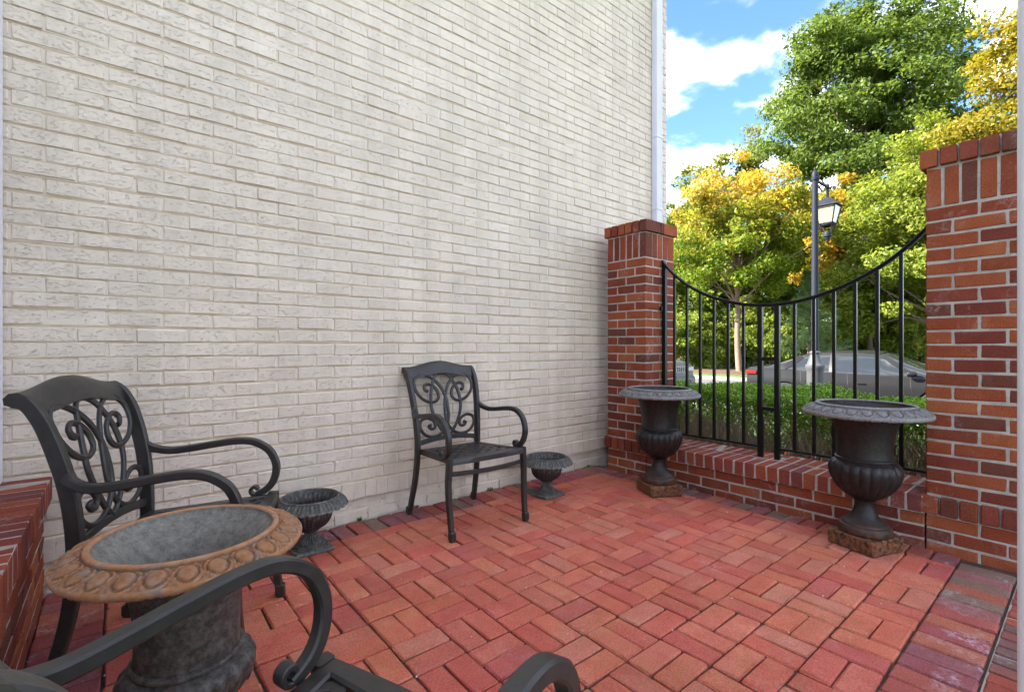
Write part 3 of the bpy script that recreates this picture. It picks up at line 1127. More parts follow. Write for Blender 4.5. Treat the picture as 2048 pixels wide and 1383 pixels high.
    for s in (1, -1):
        for pts, dv, nm in ((S1, 0.001 * s, 'scroll'), (S2, 0.001 * s - 0.0005, 'scroll')):
            P = panel(pts, -s, dv)
            w = np.full(len(P), 0.0195)
            if pts is S1:
                w[:8] = 0.022
                w[-8:] = 0.022
            MB().sweep(P, np.cross(norm(np.gradient(P, axis=0)), (1, 0, -0.25)), w, 0.013, 0.28).build('back_scroll', m, t, True, 40)
    # seat: moulded frame with a basket weave of flat slats
    corner = [(0.262, -0.246), (0.262, 0.246), (-0.180, 0.205), (-0.180, -0.205)]

    def seat_z(x):
        return 0.404 + (x + 0.18) / 0.442 * 0.024
    ring = []
    for i in range(4):
        a, b = np.array(corner[i]), np.array(corner[(i + 1) % 4])
        for k in range(10):
            q = a + (b - a) * (k / 10)
            if i == 0:
                q = q + np.array((0.014 * math.sin(math.pi * k / 10), 0))
            ring.append((q[0], q[1], seat_z(q[0])))
    ring = np.array(ring)
    cen = ring.mean(0)
    ins = [0.0, 0.004, 0.046, 0.050]
    V = []
    for d, dz in ((0.0, -0.030), (0.0, -0.004), (0.004, 0.002), (0.040, 0.003), (0.046, -0.002), (0.046, -0.014), (0.012, -0.030)):
        dirv = norm((cen - ring) * np.array((1, 1, 0)))
        V.append(ring + dirv * d * 1.25 + np.array((0, 0, dz)))
    n = len(ring)
    Fc = [(i * n + k, i * n + (k + 1) % n, ((i + 1) % 7) * n + (k + 1) % n, ((i + 1) % 7) * n + k) for i in range(7) for k in range(n)]
    seat = MB().add(np.concatenate(V), Fc)
    seat.build('seat_frame', m, t, True, 35)
    poly = [np.array(c) for c in ((0.222, -0.205), (0.222, 0.205), (-0.142, 0.170), (-0.142, -0.170))]

    def clip(p, d):
        lo, hi = -9.0, 9.0
        for i in range(4):
            a, b = poly[i], poly[(i + 1) % 4]
            e = b - a
            nn = np.array((-e[1], e[0]))
            den, num = nn @ d, nn @ (a - p)
            if abs(den) < 1e-9:
                continue
            q = num / den
            if den > 0:
                lo = max(lo, q)
            else:
                hi = min(hi, q)
        return lo, hi
    lat = MB()
    for k, d in enumerate((np.array((1, 1)) / 2 ** .5, np.array((1, -1)) / 2 ** .5)):
        nn = np.array((-d[1], d[0]))
        for q in np.arange(-0.42, 0.43, 0.052):
            p = np.array((0.04, 0.0)) + nn * q
            lo, hi = clip(p, d)
            if hi - lo < 0.03:
                continue
            ts = np.linspace(lo - 0.004, hi + 0.004, max(3, int((hi - lo) / 0.026)))
            P = [(*(p + d * tt), seat_z((p + d * tt)[0]) - 0.004 + 0.0022 * math.cos(math.pi * (tt / 0.052 + (1 if k else 0)))) for tt in ts]
            lat.sweep(P, (*nn, 0), 0.026, 0.0045, 0.2)
    lat.build('seat_lattice', m, t, True, 30)
    # front stretcher
    us = np.linspace(-0.246, 0.246, 15)
    MB().sweep([(0.236 + 0.016 * (1 - (u / 0.246) ** 2), u, 0.346 - 0.006 * (1 - (u / 0.246) ** 2)) for u in us], (0, 0, 1), 0.024, 0.018, 0.2).build('stretcher', m, t, True, 30)
    return t


chair = make_chair()
CH = [('charcoal metal armchair with scroll back standing alone against the middle of the cream wall', (1.616, 2.419), -91.3),
      ('charcoal metal armchair in the corner by the knee wall, behind the rusty urn', (0.168, 2.025), -25.0),
      ('nearest charcoal metal armchair, cut off by the bottom edge of the picture', (0.155, 0.626), 19.0)]
for i, (lab, (cx_, cy_), ang) in enumerate(CH):
    c = chair if i == 0 else copy_tree(chair)
    c.location = (cx_, cy_, 0.0)
    c.rotation_euler = (0, 0, math.radians(ang))
    tag(c, lab, 'chair', 'scroll back metal patio chairs')

# ------------------------------------------------------------------ urns
def rim_fn(n_egg, r_mid, dr, amp):
    def fn(r, z, T):
        ph = (T * n_egg / (2 * math.pi)) % 1.0 - 0.5
        arc = ph * 2 * math.pi * r / n_egg
        wd = 2 * math.pi * r_mid / n_egg * 0.36
        e = 1 - (arc / wd) ** 2 - ((r - r_mid) / dr) ** 2
        b = amp * np.sqrt(np.clip(e, 0, 1)) + amp * 0.62 * np.exp(-((e + 0.52) / 0.22) ** 2)
        dart = (0.5 - np.abs(ph)) * 2 * math.pi * r / n_egg
        b += amp * 0.45 * np.exp(-(dart / (wd * 0.22)) ** 2) * np.exp(-((r - r_mid - dr * 0.35) / (dr * 0.75)) ** 2)
        top = np.clip((r - (r_mid - dr * 1.25)) / (dr * 0.25), 0, 1) * np.clip(((r_mid + dr * 1.25) - r) / (dr * 0.25), 0, 1)
        return r, z + b * top
    return fn


def make_urn(name, label, loc, rz, k=1.0, kb=1.0, kn=1.0, mats=None, n=192):
    """garden urn: square block, moulded foot, gadrooned bulb, flared neck and egg-and-dart rim"""
    u = empty(name, (*loc, 0), rz)
    tag(u, label, 'urn')
    blk, dark, rim, inside = mats
    zm = lambda z: z * kb if z < 0.452 else 0.452 * kb + (min(z, 0.686) - 0.452) * kn + max(0, z - 0.686) * min(k, kn) * (0.75 if k < 1 else 1)
    h = 0.076 * kb
    a = 0.117 * k
    MB().box((-a, -a, 0.0005), (a, a, h), 0.007 * k).build('base_block', blk, u)

    def P(pts):
        return [(r * k, zm(z)) for r, z in pts]
    foot = catmull(P([(0.110, 0.0765), (0.117, 0.084), (0.117, 0.104), (0.110, 0.117), (0.101, 0.121), (0.099, 0.126), (0.094, 0.131), (0.076, 0.145), (0.058, 0.166), (0.048, 0.192), (0.044, 0.220), (0.047, 0.240), (0.056, 0.250)]), 4)
    MB().lathe(foot, 64).build('pedestal', dark, u, True, 50)

    def gad(r, z, T):
        lo, hi = 0.252 * kb, 0.442 * kb
        w = np.clip((z - lo) / (0.05 * kb), 0, 1) * np.clip((hi - z) / (0.02 * kb), 0, 1)
        lobe = np.abs(np.cos(T * 22 / 2)) ** 0.7
        return r * (1 + w * 0.062 * (lobe - 0.75)), z
    bulb = catmull(P([(0.053, 0.250), (0.078, 0.262), (0.110, 0.288), (0.136, 0.325), (0.153, 0.368), (0.157, 0.402), (0.148, 0.428), (0.132, 0.442), (0.127, 0.446), (0.131, 0.452), (0.130, 0.459), (0.122, 0.463)]), 5)
    MB().lathe(bulb, n, gad).build('bulb', dark, u, True, 60)
    neck = catmull(P([(0.121, 0.462), (0.1195, 0.50), (0.122, 0.55), (0.131, 0.60), (0.147, 0.645), (0.166, 0.675), (0.182, 0.686)]), 4)
    MB().lathe(neck, 96).build('neck', dark, u, True, 60)
    under = P([(0.180, 0.684), (0.235, 0.674), (0.262, 0.672), (0.272, 0.675), (0.2765, 0.682)])
    slope = P([(0.2775, 0.689)] + [(r, 0.6945 + (0.2745 - r) / 0.058 * 0.028) for r in np.linspace(0.2745, 0.218, 24)])
    lip = P([(0.2165, 0.7245), (0.2160, 0.731), (0.2135, 0.7355), (0.208, 0.737), (0.2025, 0.7350), (0.200, 0.730)])
    nn = 384
    MB().lathe(np.concatenate([under, slope, lip]), nn, rim_fn(26, 0.246 * k, 0.023 * k, 0.0105 * k)).build('rim', rim, u, True, 70)
    inn = catmull(P([(0.2005, 0.7305), (0.196, 0.715), (0.172, 0.690), (0.137, 0.655), (0.112, 0.60), (0.098, 0.54), (0.080, 0.495), (0.040, 0.475), (0.003, 0.470)]), 5)
    MB().lathe(inn, 96, close_top=True).build('interior', inside, u, True, 60)
    return u


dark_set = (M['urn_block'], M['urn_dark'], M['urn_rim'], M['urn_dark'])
URN = 'black iron urns on rusted blocks'
u = make_urn('garden_urn', 'black iron urn on a rusty block in front of the pillar by the cream wall', (2.953, 1.967), math.radians(-28), 1.0, 1.0, 1.0, dark_set)
u['group'] = URN
u = make_urn('garden_urn', 'black iron urn on a rusty block beside the right-hand brick pillar', (2.976, 0.765), math.radians(-18), 1.0, 1.0, 1.0, dark_set)
u['group'] = URN
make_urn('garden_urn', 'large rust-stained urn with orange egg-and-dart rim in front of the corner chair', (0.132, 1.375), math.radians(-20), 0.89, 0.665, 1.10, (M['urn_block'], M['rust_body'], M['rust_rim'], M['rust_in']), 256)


def make_small_urn(label, loc, rz):
    u = empty('small_urn', (*loc, 0), rz)
    tag(u, label, 'urn', 'small fluted urns by the cream wall')
    g, d = M['small_rim'], M['small_bowl']
    MB().box((-0.093, -0.093, 0.0005), (0.093, 0.093, 0.018), 0.004).build('base_plate', g, u)

    def fl(nf, amp, lo, hi):
        def fn(r, z, T):
            w = np.clip((z - lo) / 0.006, 0, 1) * np.clip((hi - z) / 0.006, 0, 1)
            return r * (1 + amp * w * (np.abs(np.cos(T * nf / 2)) - 0.6)), z
        return fn
    foot = catmull([(0.088, 0.0183), (0.085, 0.024), (0.078, 0.026), (0.077, 0.031), (0.070, 0.034), (0.060, 0.038), (0.044, 0.050), (0.032, 0.066), (0.027, 0.082), (0.029, 0.094)], 5)
    MB().lathe(foot, 160, fl(20, 0.16, 0.037, 0.092)).build('foot', g, u, True, 60)
    MB().lathe(catmull([(0.028, 0.093), (0.041, 0.095), (0.045, 0.100), (0.043, 0.106), (0.036, 0.108)], 4), 48).build('knop', d, u, True, 60)
    bowl = catmull([(0.036, 0.107), (0.062, 0.113), (0.085, 0.130), (0.100, 0.155), (0.106, 0.185), (0.109, 0.212), (0.118, 0.232), (0.132, 0.244)], 5)
    MB().lathe(bowl, 192, fl(32, 0.045, 0.112, 0.225)).build('bowl', d, u, True, 60)

    def leaf(r, z, T):
        ph = (T * 26 / (2 * math.pi)) % 1.0 - 0.5
        q = np.clip((r - 0.140) / 0.044, 0, 1)
        sc = np.sqrt(np.clip(1 - (ph * 2) ** 2, 0, 1))
        z = z - q * q * 0.012 - q * 0.010 * (1 - sc) * -0.6 + q * (1 - q) * 0.020 * (sc - 0.5) + 0.004 * q * (1 - q) * 4 * np.cos(ph * 2 * math.pi * 2)
        r = r - q * 0.007 * (1 - sc)
        return r, z
    r_prof = [(0.130, 0.243), (0.160, 0.238), (0.178, 0.232), (0.184, 0.232)] + [(r, 0.236 + (0.184 - r) / 0.044 * 0.026) for r in np.linspace(0.184, 0.142, 11)] + [(0.1405, 0.266), (0.138, 0.269), (0.134, 0.269), (0.131, 0.265)]
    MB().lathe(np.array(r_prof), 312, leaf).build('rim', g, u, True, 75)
    inn = catmull([(0.1315, 0.2655), (0.124, 0.245), (0.112, 0.215), (0.106, 0.180), (0.094, 0.150), (0.06, 0.128), (0.004, 0.122)], 4)
    MB().lathe(inn, 160, fl(32, 0.04, 0.13, 0.25), close_top=True).build('interior', g, u, True, 60)
    return u


make_small_urn('small grey fluted urn between the rusty urn and the middle chair', (0.757, 2.542), 0.0)
make_small_urn('small grey fluted urn on the floor between the middle chair and the brick pillar', (2.299, 2.428), 0.0)

# ------------------------------------------------------------------ street lamp
def build_lamp():
    X, Y, Z0 = 8.969, 2.992, -0.41
    t = empty('street_lamp', (X, Y, Z0))
    tag(t, 'dark blue-grey street lamp post with a hanging four-sided lantern', 'street lamp')
    m = plain('blue grey lamp paint', (0.011, 0.014, 0.025), 0.6, 0, 0.1, 8, 0.2)
    mw = plain('faded lamp base paint', (0.055, 0.055, 0.062), 0.55, 0, 0.25, 9)
    b = [(0.17, 0.0), (0.17, 0.06), (0.15, 0.09), (0.125, 0.12), (0.122, 1.02), (0.135, 1.06), (0.142, 1.09), (0.140, 1.12), (0.118, 1.14), (0.105, 1.18), (0.085, 1.24), (0.070, 1.30), (0.078, 1.315), (0.080, 1.335), (0.072, 1.35), (0.052, 1.36)]
    MB().lathe(b, 24, lambda r, z, T: (r * (1 + 0.03 * np.cos(T * 8) * ((z > 0.12) & (z < 1.03))), z), close_bot=True).build('base', mw, t, True, 35)
    MB().lathe([(0.052, 1.35), (0.050, 3.0), (0.046, 4.18), (0.060, 4.19), (0.062, 4.22), (0.048, 4.235), (0.050, 4.30), (0.036, 4.335), (0.016, 4.36), (0.020, 4.375), (0.014, 4.392), (0.002, 4.40)], 20).build('pole', m, t, True, 35)
    L = 0.58
    a = MB().tube([(0.03, 0, 4.205), (0.30, 0, 4.20), (L + 0.03, 0, 4.195)], [0.024, 0.024, 0.024], 10)
    a.tube([(0.04, 0, 4.02), (0.16, 0, 4.10), (0.30, 0, 4.185)], 0.012, 8)
    a.lathe([(0.002, 4.27), (0.022, 4.255), (0.026, 4.235), (0.032, 4.215), (0.032, 4.165), (0.022, 4.15), (0.022, 4.0)], 14, cx=L)
    a.build('arm', m, t, True, 35)
    lt = MB()
    z0, z1 = 3.56, 3.86            # glass from bottom to top
    w0, w1 = 0.105, 0.160
    for sx in (-1, 1):
        for sy in (-1, 1):
            lt.sweep([(L + sx * w0, sy * w0, z0), (L + sx * w1, sy * w1, z1)], (sy, -sx, 0), 0.018, 0.018, 0.15)
    for z, w in ((z0, w0), (z1, w1)):
        for q in range(4):
            c, s = math.cos(q * math.pi / 2), math.sin(q * math.pi / 2)
            lt.sweep([(L + c * w - s * (w - 0.009), s * w + c * (w - 0.009), z), (L + c * w + s * (w - 0.009), s * w - c * (w - 0.009), z)], (c, s, 0), 0.020, 0.022, 0.1)
    lan = lt.build('lantern', m, t)
    rf = MB()
    rings = [(0.195, 3.855), (0.192, 3.872), (0.15, 3.905), (0.11, 3.955), (0.070, 3.985), (0.062, 4.0), (0.040, 4.01)]
    V = [(L + sx * w, sy * w, z) for w, z in rings for sx, sy in ((-1, -1), (1, -1), (1, 1), (-1, 1))]
    Fc = [(i * 4 + k, i * 4 + (k + 1) % 4, (i + 1) * 4 + (k + 1) % 4, (i + 1) * 4 + k) for i in range(len(rings) - 1) for k in range(4)] + [(3, 2, 1, 0), tuple(24 + k for k in range(4))]
    rf.add(V, Fc).build('lantern_roof', m, lan)
    fb = MB().lathe([(0.02, 3.545), (0.11, 3.54), (0.118, 3.53), (0.10, 3.52), (0.06, 3.51)], 16, cx=L)
    for q in range(4):
        c, s = math.cos(q * math.pi / 2 + .785), math.sin(q * math.pi / 2 + .785)
        fb.tube([(L + c * 0.15, s * 0.15, 3.535), (L + c * 0.10, s * 0.10, 3.45), (L + c * 0.045, s * 0.045, 3.40)], 0.006, 6)
    fb.lathe([(0.05, 3.43), (0.062, 3.41), (0.066, 3.38), (0.066, 3.34), (0.045, 3.33), (0.04, 3.30), (0.018, 3.28), (0.022, 3.265), (0.003, 3.245)], 14, cx=L)
    fb.build('lantern_base', m, lan, True, 35)
    g = Mat('frosted lantern glass')
    g.set((0.36, 0.32, 0.23), 0.35, spec=0.3)
    g.b.inputs['Transmission Weight'].default_value = 0.25
    for q in range(4):
        c, s = math.cos(q * math.pi / 2), math.sin(q * math.pi / 2)
        a0, a1 = w0 - 0.004, w1 - 0.004
        MB().add([(L + c * a0 - s * a0, s * a0 + c * a0, z0), (L + c * a0 + s * a0, s * a0 - c * a0, z0), (L + c * a1 + s * a1, s * a1 - c * a1, z1), (L + c * a1 - s * a1, s * a1 + c * a1, z1)], [(0, 1, 2, 3)]).build('pane', g.m, lan)


build_lamp()

# ------------------------------------------------------------------ parked cars
def car_paint(name, col, metal=0.55):
    k = Mat(name)
    k.set(col, 0.30, metal, spec=0.14)
    k.b.inputs['Coat Weight'].default_value = 0.05
    k.b.inputs['Coat Roughness'].default_value = 0.03
    return k.m


def boolean_cut(ob, cutters):
    for c in cutters:
        md = ob.modifiers.new('cut', 'BOOLEAN')
        md.operation = 'DIFFERENCE'
        md.solver = 'EXACT'
        md.object = c
    bpy.context.view_layer.update()
    dg = bpy.context.evaluated_depsgraph_get()
    me = bpy.data.meshes.new_from_object(ob.evaluated_get(dg))
    ob.modifiers.clear()
    ob.data = me
    for c in cutters:
        bpy.data.objects.remove(c)


def make_car(name, label, loc, rz, paint, st, cab, wheels, wr, width, suv=False):
    t = empty(name, loc, rz)
    tag(t, label, 'car', 'cars parked along the street')
    trim = plain('black car trim ' + name, (0.012, 0.012, 0.013), 0.45)
    glass = glass_mat('car glass ' + name, (0.02, 0.024, 0.026), 0.03, 0.45)
    chrome = Mat('bright trim ' + name).set((0.6, 0.6, 0.62), 0.2, 1.0)
    rubber = plain('tyre ' + name, (0.018, 0.018, 0.018), 0.85)
    alloy = Mat('alloy wheel ' + name).set((0.45, 0.45, 0.47), 0.3, 0.85)
    # body shell
    fine = []
    xs = [s[0] for s in st]
    for x in sorted(set(np.round(np.concatenate([np.linspace(xs[0], xs[-1], 46), xs]), 3))):
        fine.append([x] + [float(np.interp(x, xs, [s[i] for s in st])) for i in range(1, 6)])
    V, half = [], None
    for (x, w, zb, zs, zbelt, deck) in fine:
        pts = [(0, zb), (w * 0.80, zb), (w * 0.93, zb + 0.05), (w * 0.985, zb + 0.16), (w, zs - 0.10), (w * 0.998, zs), (w * 0.985, zs + 0.06), (w * 0.955, zbelt - 0.03), (w * 0.91, zbelt), (w * 0.72, deck - 0.012), (w * 0.4, deck), (0, deck + 0.006)]
        ring = pts + [(-y, z) for y, z in reversed(pts[1:-1])]
        half = len(ring)
        V += [(x, y, z) for y, z in ring]
    n = half
    m = len(fine)
    Fc = [(i * n + k, (i + 1) * n + k, (i + 1) * n + (k + 1) % n, i * n + (k + 1) % n) for i in range(m - 1) for k in range(n)]
    Fc += [tuple(range(n)), tuple((m - 1) * n + k for k in range(n - 1, -1, -1))]
    body = MB().add(V, Fc).build('body', paint, t, False)
    cut = []
    for x in wheels:
        for s in (1, -1):
            c = MB().lathe([(wr * 1.10, -0.14), (wr * 1.10, 0.30)], 28, close_bot=True, close_top=True).build('cut', None, t)
            c.rotation_euler = (-s * math.pi / 2, 0, 0)
            c.location = (x, s * (width - 0.16), wr)
            cut.append(c)
    boolean_cut(body, cut)
    body.data.polygons.foreach_set('use_smooth', [True] * len(body.data.polygons))
    body.data.set_sharp_from_angle(angle=math.radians(28))
    # cabin
    cx = [c[0] for c in cab]
    xs2 = np.linspace(cx[0], cx[-1], 40)
    belt = lambda x: float(np.interp(x, xs, [s[4] for s in st])) - 0.02
    wid = lambda x: float(np.interp(x, xs, [s[1] for s in st])) * 0.905
    roof = lambda x: float(np.interp(x, cx, [c[1] for c in cab]))

    def sect(x, o=0.0):
        zb, zr, w = belt(x), roof(x), wid(x)
        hgt = max(zr - zb, 0.01)
        tum = (0.27 if not suv else 0.16) * min(1, hgt / 0.42)
        we = w - tum
        ze = zb + hgt * (0.88 if not suv else 0.9)
        side = [(w - (w - we) * q ** 1.25 + o, zb + (ze - zb) * q) for q in (0, 0.25, 0.5, 0.75, 1.0)]
        topp = [(we * q + o * q, zr - (zr - ze) * q ** 3 + o) for q in (0.9, 0.7, 0.4, 0.0)]
        return side, topp
    V = []
    for x in xs2:
        a, b = sect(x)
        ring = a + b
        ring = ring + [(-y, z) for y, z in reversed(ring[:-1])]
        V += [(x, y, z) for y, z in ring]
    n = len(ring)
    Fc = [(i * n + k, (i + 1) * n + k, (i + 1) * n + k + 1, i * n + k + 1) for i in range(39) for k in range(n - 1)]
    MB().add(V, Fc).build('glazing', glass, t, True, 50)
    # roof skin, pillars and window frames lie over the glass
    ra, rb = cab[1][0], cab[-2][0]
    pan = MB()
    V = []
    xr = np.linspace(ra, rb, 20)
    for x in xr:
        a, b = sect(x, 0.006)
        ring = [a[-1]] + b
        ring = [(a[-1][0], a[-1][1] - 0.035)] + ring
        ring = ring + [(-y, z) for y, z in reversed(ring[:-1])]
        V += [(x, y, z) for y, z in ring]
    n = len(ring)
    pan.add(V, [(i * n + k, (i + 1) * n + k, (i + 1) * n + k + 1, i * n + k + 1) for i in range(19) for k in range(n - 1)])
    pan.build('roof', paint, t, True, 50)

    def side_pt(x, q, s):
        a, _ = sect(x, 0.004)
        y = np.interp(q, (0, .25, .5, .75, 1), [p[0] for p in a])
        z = np.interp(q, (0, .25, .5, .75, 1), [p[1] for p in a])
        return (x, s * y, z)
    for s in (1, -1):
        for (xb, xt, w, mt) in ((cx[-1] - 0.10, rb, 0.075, paint), (0.5 * (ra + rb) - 0.12, 0.5 * (ra + rb) - 0.16, 0.10, trim), (cx[0] + 0.30, ra - 0.05, 0.15, paint)):
            P = [side_pt(xb + (xt - xb) * q, q, s) for q in np.linspace(0.0, 1.0, 8)]
            MB().sweep(P, (1, 0, 0), w, 0.014, 0.2).build('window_pillar', mt, t, True, 30)
        P = [side_pt(x, 0.955, s) for x in np.linspace(ra - 0.02, rb + 0.02, 14)]
        MB().sweep(P, (0, 0, 1), 0.030, 0.018, 0.2).build('window_frame', trim, t, True, 30)
        P = [side_pt(x, 0.03, s) for x in np.linspace(cx[0] + 0.35, cx[-1] - 0.25, 12)]
        MB().sweep(P, (0, 0, 1), 0.022, 0.014, 0.2).build('belt_trim', chrome, t, True, 30)
        # doors: dark shut lines, handles
        for xd in ((-1.05, -0.10, 1.00) if not suv else (-0.95, 0.02, 1.05)):
            w = float(np.interp(xd, xs, [q[1] for q in st])); zs = float(np.interp(xd, xs, [q[3] for q in st]))
            zb0 = float(np.interp(xd, xs, [q[2] for q in st]))
            MB().sweep([(xd, s * w * 0.985, zb0 + 0.12), (xd, s * w * 1.0005, zs - 0.1), (xd - 0.02, s * w * 0.9985, zs), (xd - 0.04, s * w * 0.95, belt(xd))], (1, 0, 0), 0.007, 0.006, 0.1).build('shut_line', trim, t)
        for xd in ((-0.88, 0.12) if not suv else (-0.75, 0.2)):
            w = float(np.interp(xd, xs, [q[1] for q in st])); zs = float(np.interp(xd, xs, [q[3] for q in st]))
            MB().box((xd - 0.09, min(s * w, s * (w + 0.028)), zs + 0.015), (xd + 0.09, max(s * w, s * (w + 0.028)), zs + 0.045), 0.008).build('door_handle', paint, t)
        xm = cx[-1] - 0.42
        w = wid(xm)
        mm = MB().lathe([(0.004, -0.11), (0.05, -0.10), (0.075, -0.05), (0.080, 0.03), (0.075, 0.07), (0.004, 0.075)], 14)
        mo = mm.build('side_mirror', paint, t, True, 50)
        mo.rotation_euler = (0, -math.pi / 2, 0)
        mo.scale = (0.8, 1.15, 0.8)
        mo.location = (xm, s * (w + 0.13), belt(xm) + 0.08)
    # wheels
    for x in wheels:
        for s in (1, -1):
            wb = MB().lathe([(wr * 0.66, -0.10), (wr * 0.94, -0.11), (wr, -0.085), (wr, 0.085), (wr * 0.94, 0.11), (wr * 0.68, 0.105), (wr * 0.66, 0.08)], 32)
            wo = wb.build('wheel', rubber, t, True, 40)
            wo.rotation_euler = (-s * math.pi / 2, 0, 0)
            wo.location = (x, s * (width - 0.125), wr)
            rm = MB().lathe([(wr * 0.67, 0.09), (wr * 0.64, 0.10), (wr * 0.62, 0.06), (wr * 0.60, -0.08)], 32)
            for q in range(10):
                c, sn = math.cos(q * 2 * math.pi / 10), math.sin(q * 2 * math.pi / 10)
                rm.sweep([(c * 0.03, sn * 0.03, 0.075), (c * wr * 0.63, sn * wr * 0.63, 0.085)], (-sn, c, 0), 0.034, 0.03, 0.2)
            rm.lathe([(0.002, 0.095), (0.04, 0.092), (0.06, 0.08), (0.06, 0.04)], 16)
            rm.build('rim', alloy, wo, True, 40)
            MB().lathe([(wr * 0.62, -0.02), (0.02, -0.02)], 24).build('brake_disc', trim, wo)
    return t, trim, glass, chrome


def build_cars():
    # four-door saloon, nose pointing along -Y
    paint = car_paint('black metallic paint', (0.012, 0.012, 0.013), 0.0)
    st = [(-2.44, 0.70, 0.44, 0.70, 0.90, 0.92), (-2.36, 0.83, 0.30, 0.72, 1.00, 1.035), (-2.05, 0.90, 0.23, 0.74, 1.00, 1.075), (-1.40, 0.925, 0.20, 0.73, 0.985, 1.07), (-0.4, 0.93, 0.19, 0.72, 0.965, 1.02), (0.6, 0.93, 0.19, 0.71, 0.945, 0.985), (1.25, 0.925, 0.20, 0.70, 0.92, 0.97), (1.75, 0.905, 0.22, 0.68, 0.865, 0.92), (2.15, 0.86, 0.22, 0.64, 0.79, 0.845), (2.38, 0.76, 0.25, 0.58, 0.70, 0.75), (2.46, 0.60, 0.34, 0.52, 0.62, 0.64)]
    cab = [(-1.95, 1.02), (-1.10, 1.385), (-0.45, 1.455), (0.05, 1.46), (0.42, 1.425), (1.42, 0.945)]
    x_near = 12.5
    rear_y = 5.85
    t, trim, glass, chrome = make_car('parked_sedan', 'black four-door saloon car parked across the hedge, nose to the right', (x_near + 0.93, rear_y - 2.44, ROAD_Z), -math.pi / 2, paint, st, cab, (-1.42, 1.42), 0.335, 0.93)
    red = Mat('red tail lamp').set((0.16, 0.006, 0.006), 0.12, spec=0.4)
    lamp = Mat('clear head lamp').set((0.55, 0.57, 0.6), 0.08, 0.4, spec=0.9)
    for s in (1, -1):
        MB().sweep(catmull([(-2.10, s * 0.905, 0.90), (-2.30, s * 0.868, 0.895), (-2.40, s * 0.80, 0.88), (-2.445, s * 0.55, 0.875)], 5), (0, 0, 1), 0.085, 0.022, 0.3).build('tail_lamp', red, t, True, 40)
        MB().sweep(catmull([(1.98, s * 0.885, 0.70), (2.22, s * 0.835, 0.675), (2.40, s * 0.70, 0.64)], 5), (0, 0, 1), 0.11, 0.03, 0.3).build('head_lamp', lamp, t, True, 40)
    MB().box((-2.475, -0.26, 0.62), (-2.455, 0.26, 0.74), 0.004).build('number_plate', plain('blank plate', (0.5, 0.5, 0.52), 0.5), t)
    MB().sweep(catmull([(2.30, 0.5, 0.42), (2.47, 0.3, 0.42), (2.49, 0.0, 0.42), (2.47, -0.3, 0.42), (2.30, -0.5, 0.42)], 4), (0, 0, 1), 0.22, 0.02, 0.2).build('grille', trim, t, True)
    # sport utility car behind it, front end in view beside the pillar
    paint2 = car_paint('grey metallic paint', (0.14, 0.15, 0.165), 0.6)
    st = [(-2.38, 0.84, 0.45, 0.80, 1.00, 1.03), (-2.25, 0.93, 0.32, 0.82, 1.08, 1.10), (-1.2, 0.96, 0.28, 0.84, 1.10, 1.13), (0.6, 0.965, 0.28, 0.84, 1.09, 1.12), (1.3, 0.96, 0.28, 0.83, 1.08, 1.15), (1.95, 0.95, 0.30, 0.80, 1.04, 1.11), (2.30, 0.91, 0.30, 0.76, 0.99, 1.05), (2.40, 0.82, 0.36, 0.72, 0.93, 0.98)]
    cab = [(-2.34, 1.10), (-2.02, 1.68), (-1.0, 1.745), (0.0, 1.74), (0.48, 1.69), (1.10, 1.09)]
    t, trim, glass, chrome = make_car('parked_suv', 'grey sport utility car parked behind the saloon, its grille beside the brick pillar', (13.45, 8.25 + 2.40, ROAD_Z), -math.pi / 2, paint2, st, cab, (-1.46, 1.44), 0.38, 0.965, suv=True)
    MB().box((2.385, -0.62, 0.70), (2.412, 0.62, 0.955), 0.01).build('grille_panel', paint2, t)
    for q in range(7):
        y = -0.33 + q * 0.11
        gs = MB().box((2.405, y - 0.042, 0.735), (2.419, y + 0.042, 0.925), 0.008).build('grille_slot', chrome, t)
        MB().box((2.4195, y - 0.032, 0.75), (2.4225, y + 0.032, 0.91), 0.001).build('grille_mesh', trim, gs)
    for s in (1, -1):
        MB().box((2.30, min(s * 0.45, s * 0.86), 0.76), (2.414, max(s * 0.45, s * 0.86), 0.90), 0.02).build('head_lamp', lamp, t)
        MB().box((2.33, min(s * 0.52, s * 0.74), 0.52), (2.425, max(s * 0.52, s * 0.74), 0.60), 0.01).build('fog_lamp', lamp, t)
    MB().box((2.25, -0.88, 0.36), (2.47, 0.88, 0.62), 0.05).build('bumper', paint2, t)
    MB().box((2.36, -0.6, 0.40), (2.476, 0.6, 0.50), 0.01).build('lower_grille', trim, t)


build_cars()

# ------------------------------------------------------------------ foliage
def leaf_mesh(name, C, N, size, mat, rg, aspect=0.55, fold=0.0):
    """one rhombic leaf of the given size at every centre C with normal N"""
    n = len(C)
    size = np.broadcast_to(size, (n,))
    a = norm(np.cross(N, rg.normal(size=(n, 3))))
    b = np.cross(N, a)
    s = size[:, None]
    V = np.empty((n, 4, 3))
    V[:, 0] = C - a * s
    V[:, 1] = C + b * s * aspect - a * s * 0.1 + N * s * fold
    V[:, 2] = C + a * s
    V[:, 3] = C - b * s * aspect - a * s * 0.1 + N * s * fold
    me = bpy.data.meshes.new(name)
    me.vertices.add(n * 4)
    me.vertices.foreach_set('co', V.ravel())
    me.loops.add(n * 4)
    me.loops.foreach_set('vertex_index', np.arange(n * 4, dtype=np.int32))
    me.polygons.add(n)
    me.polygons.foreach_set('loop_start', np.arange(0, n * 4, 4, dtype=np.int32))
    me.update(calc_edges=True)
    me.validate()
    me.materials.append(mat)
    return me


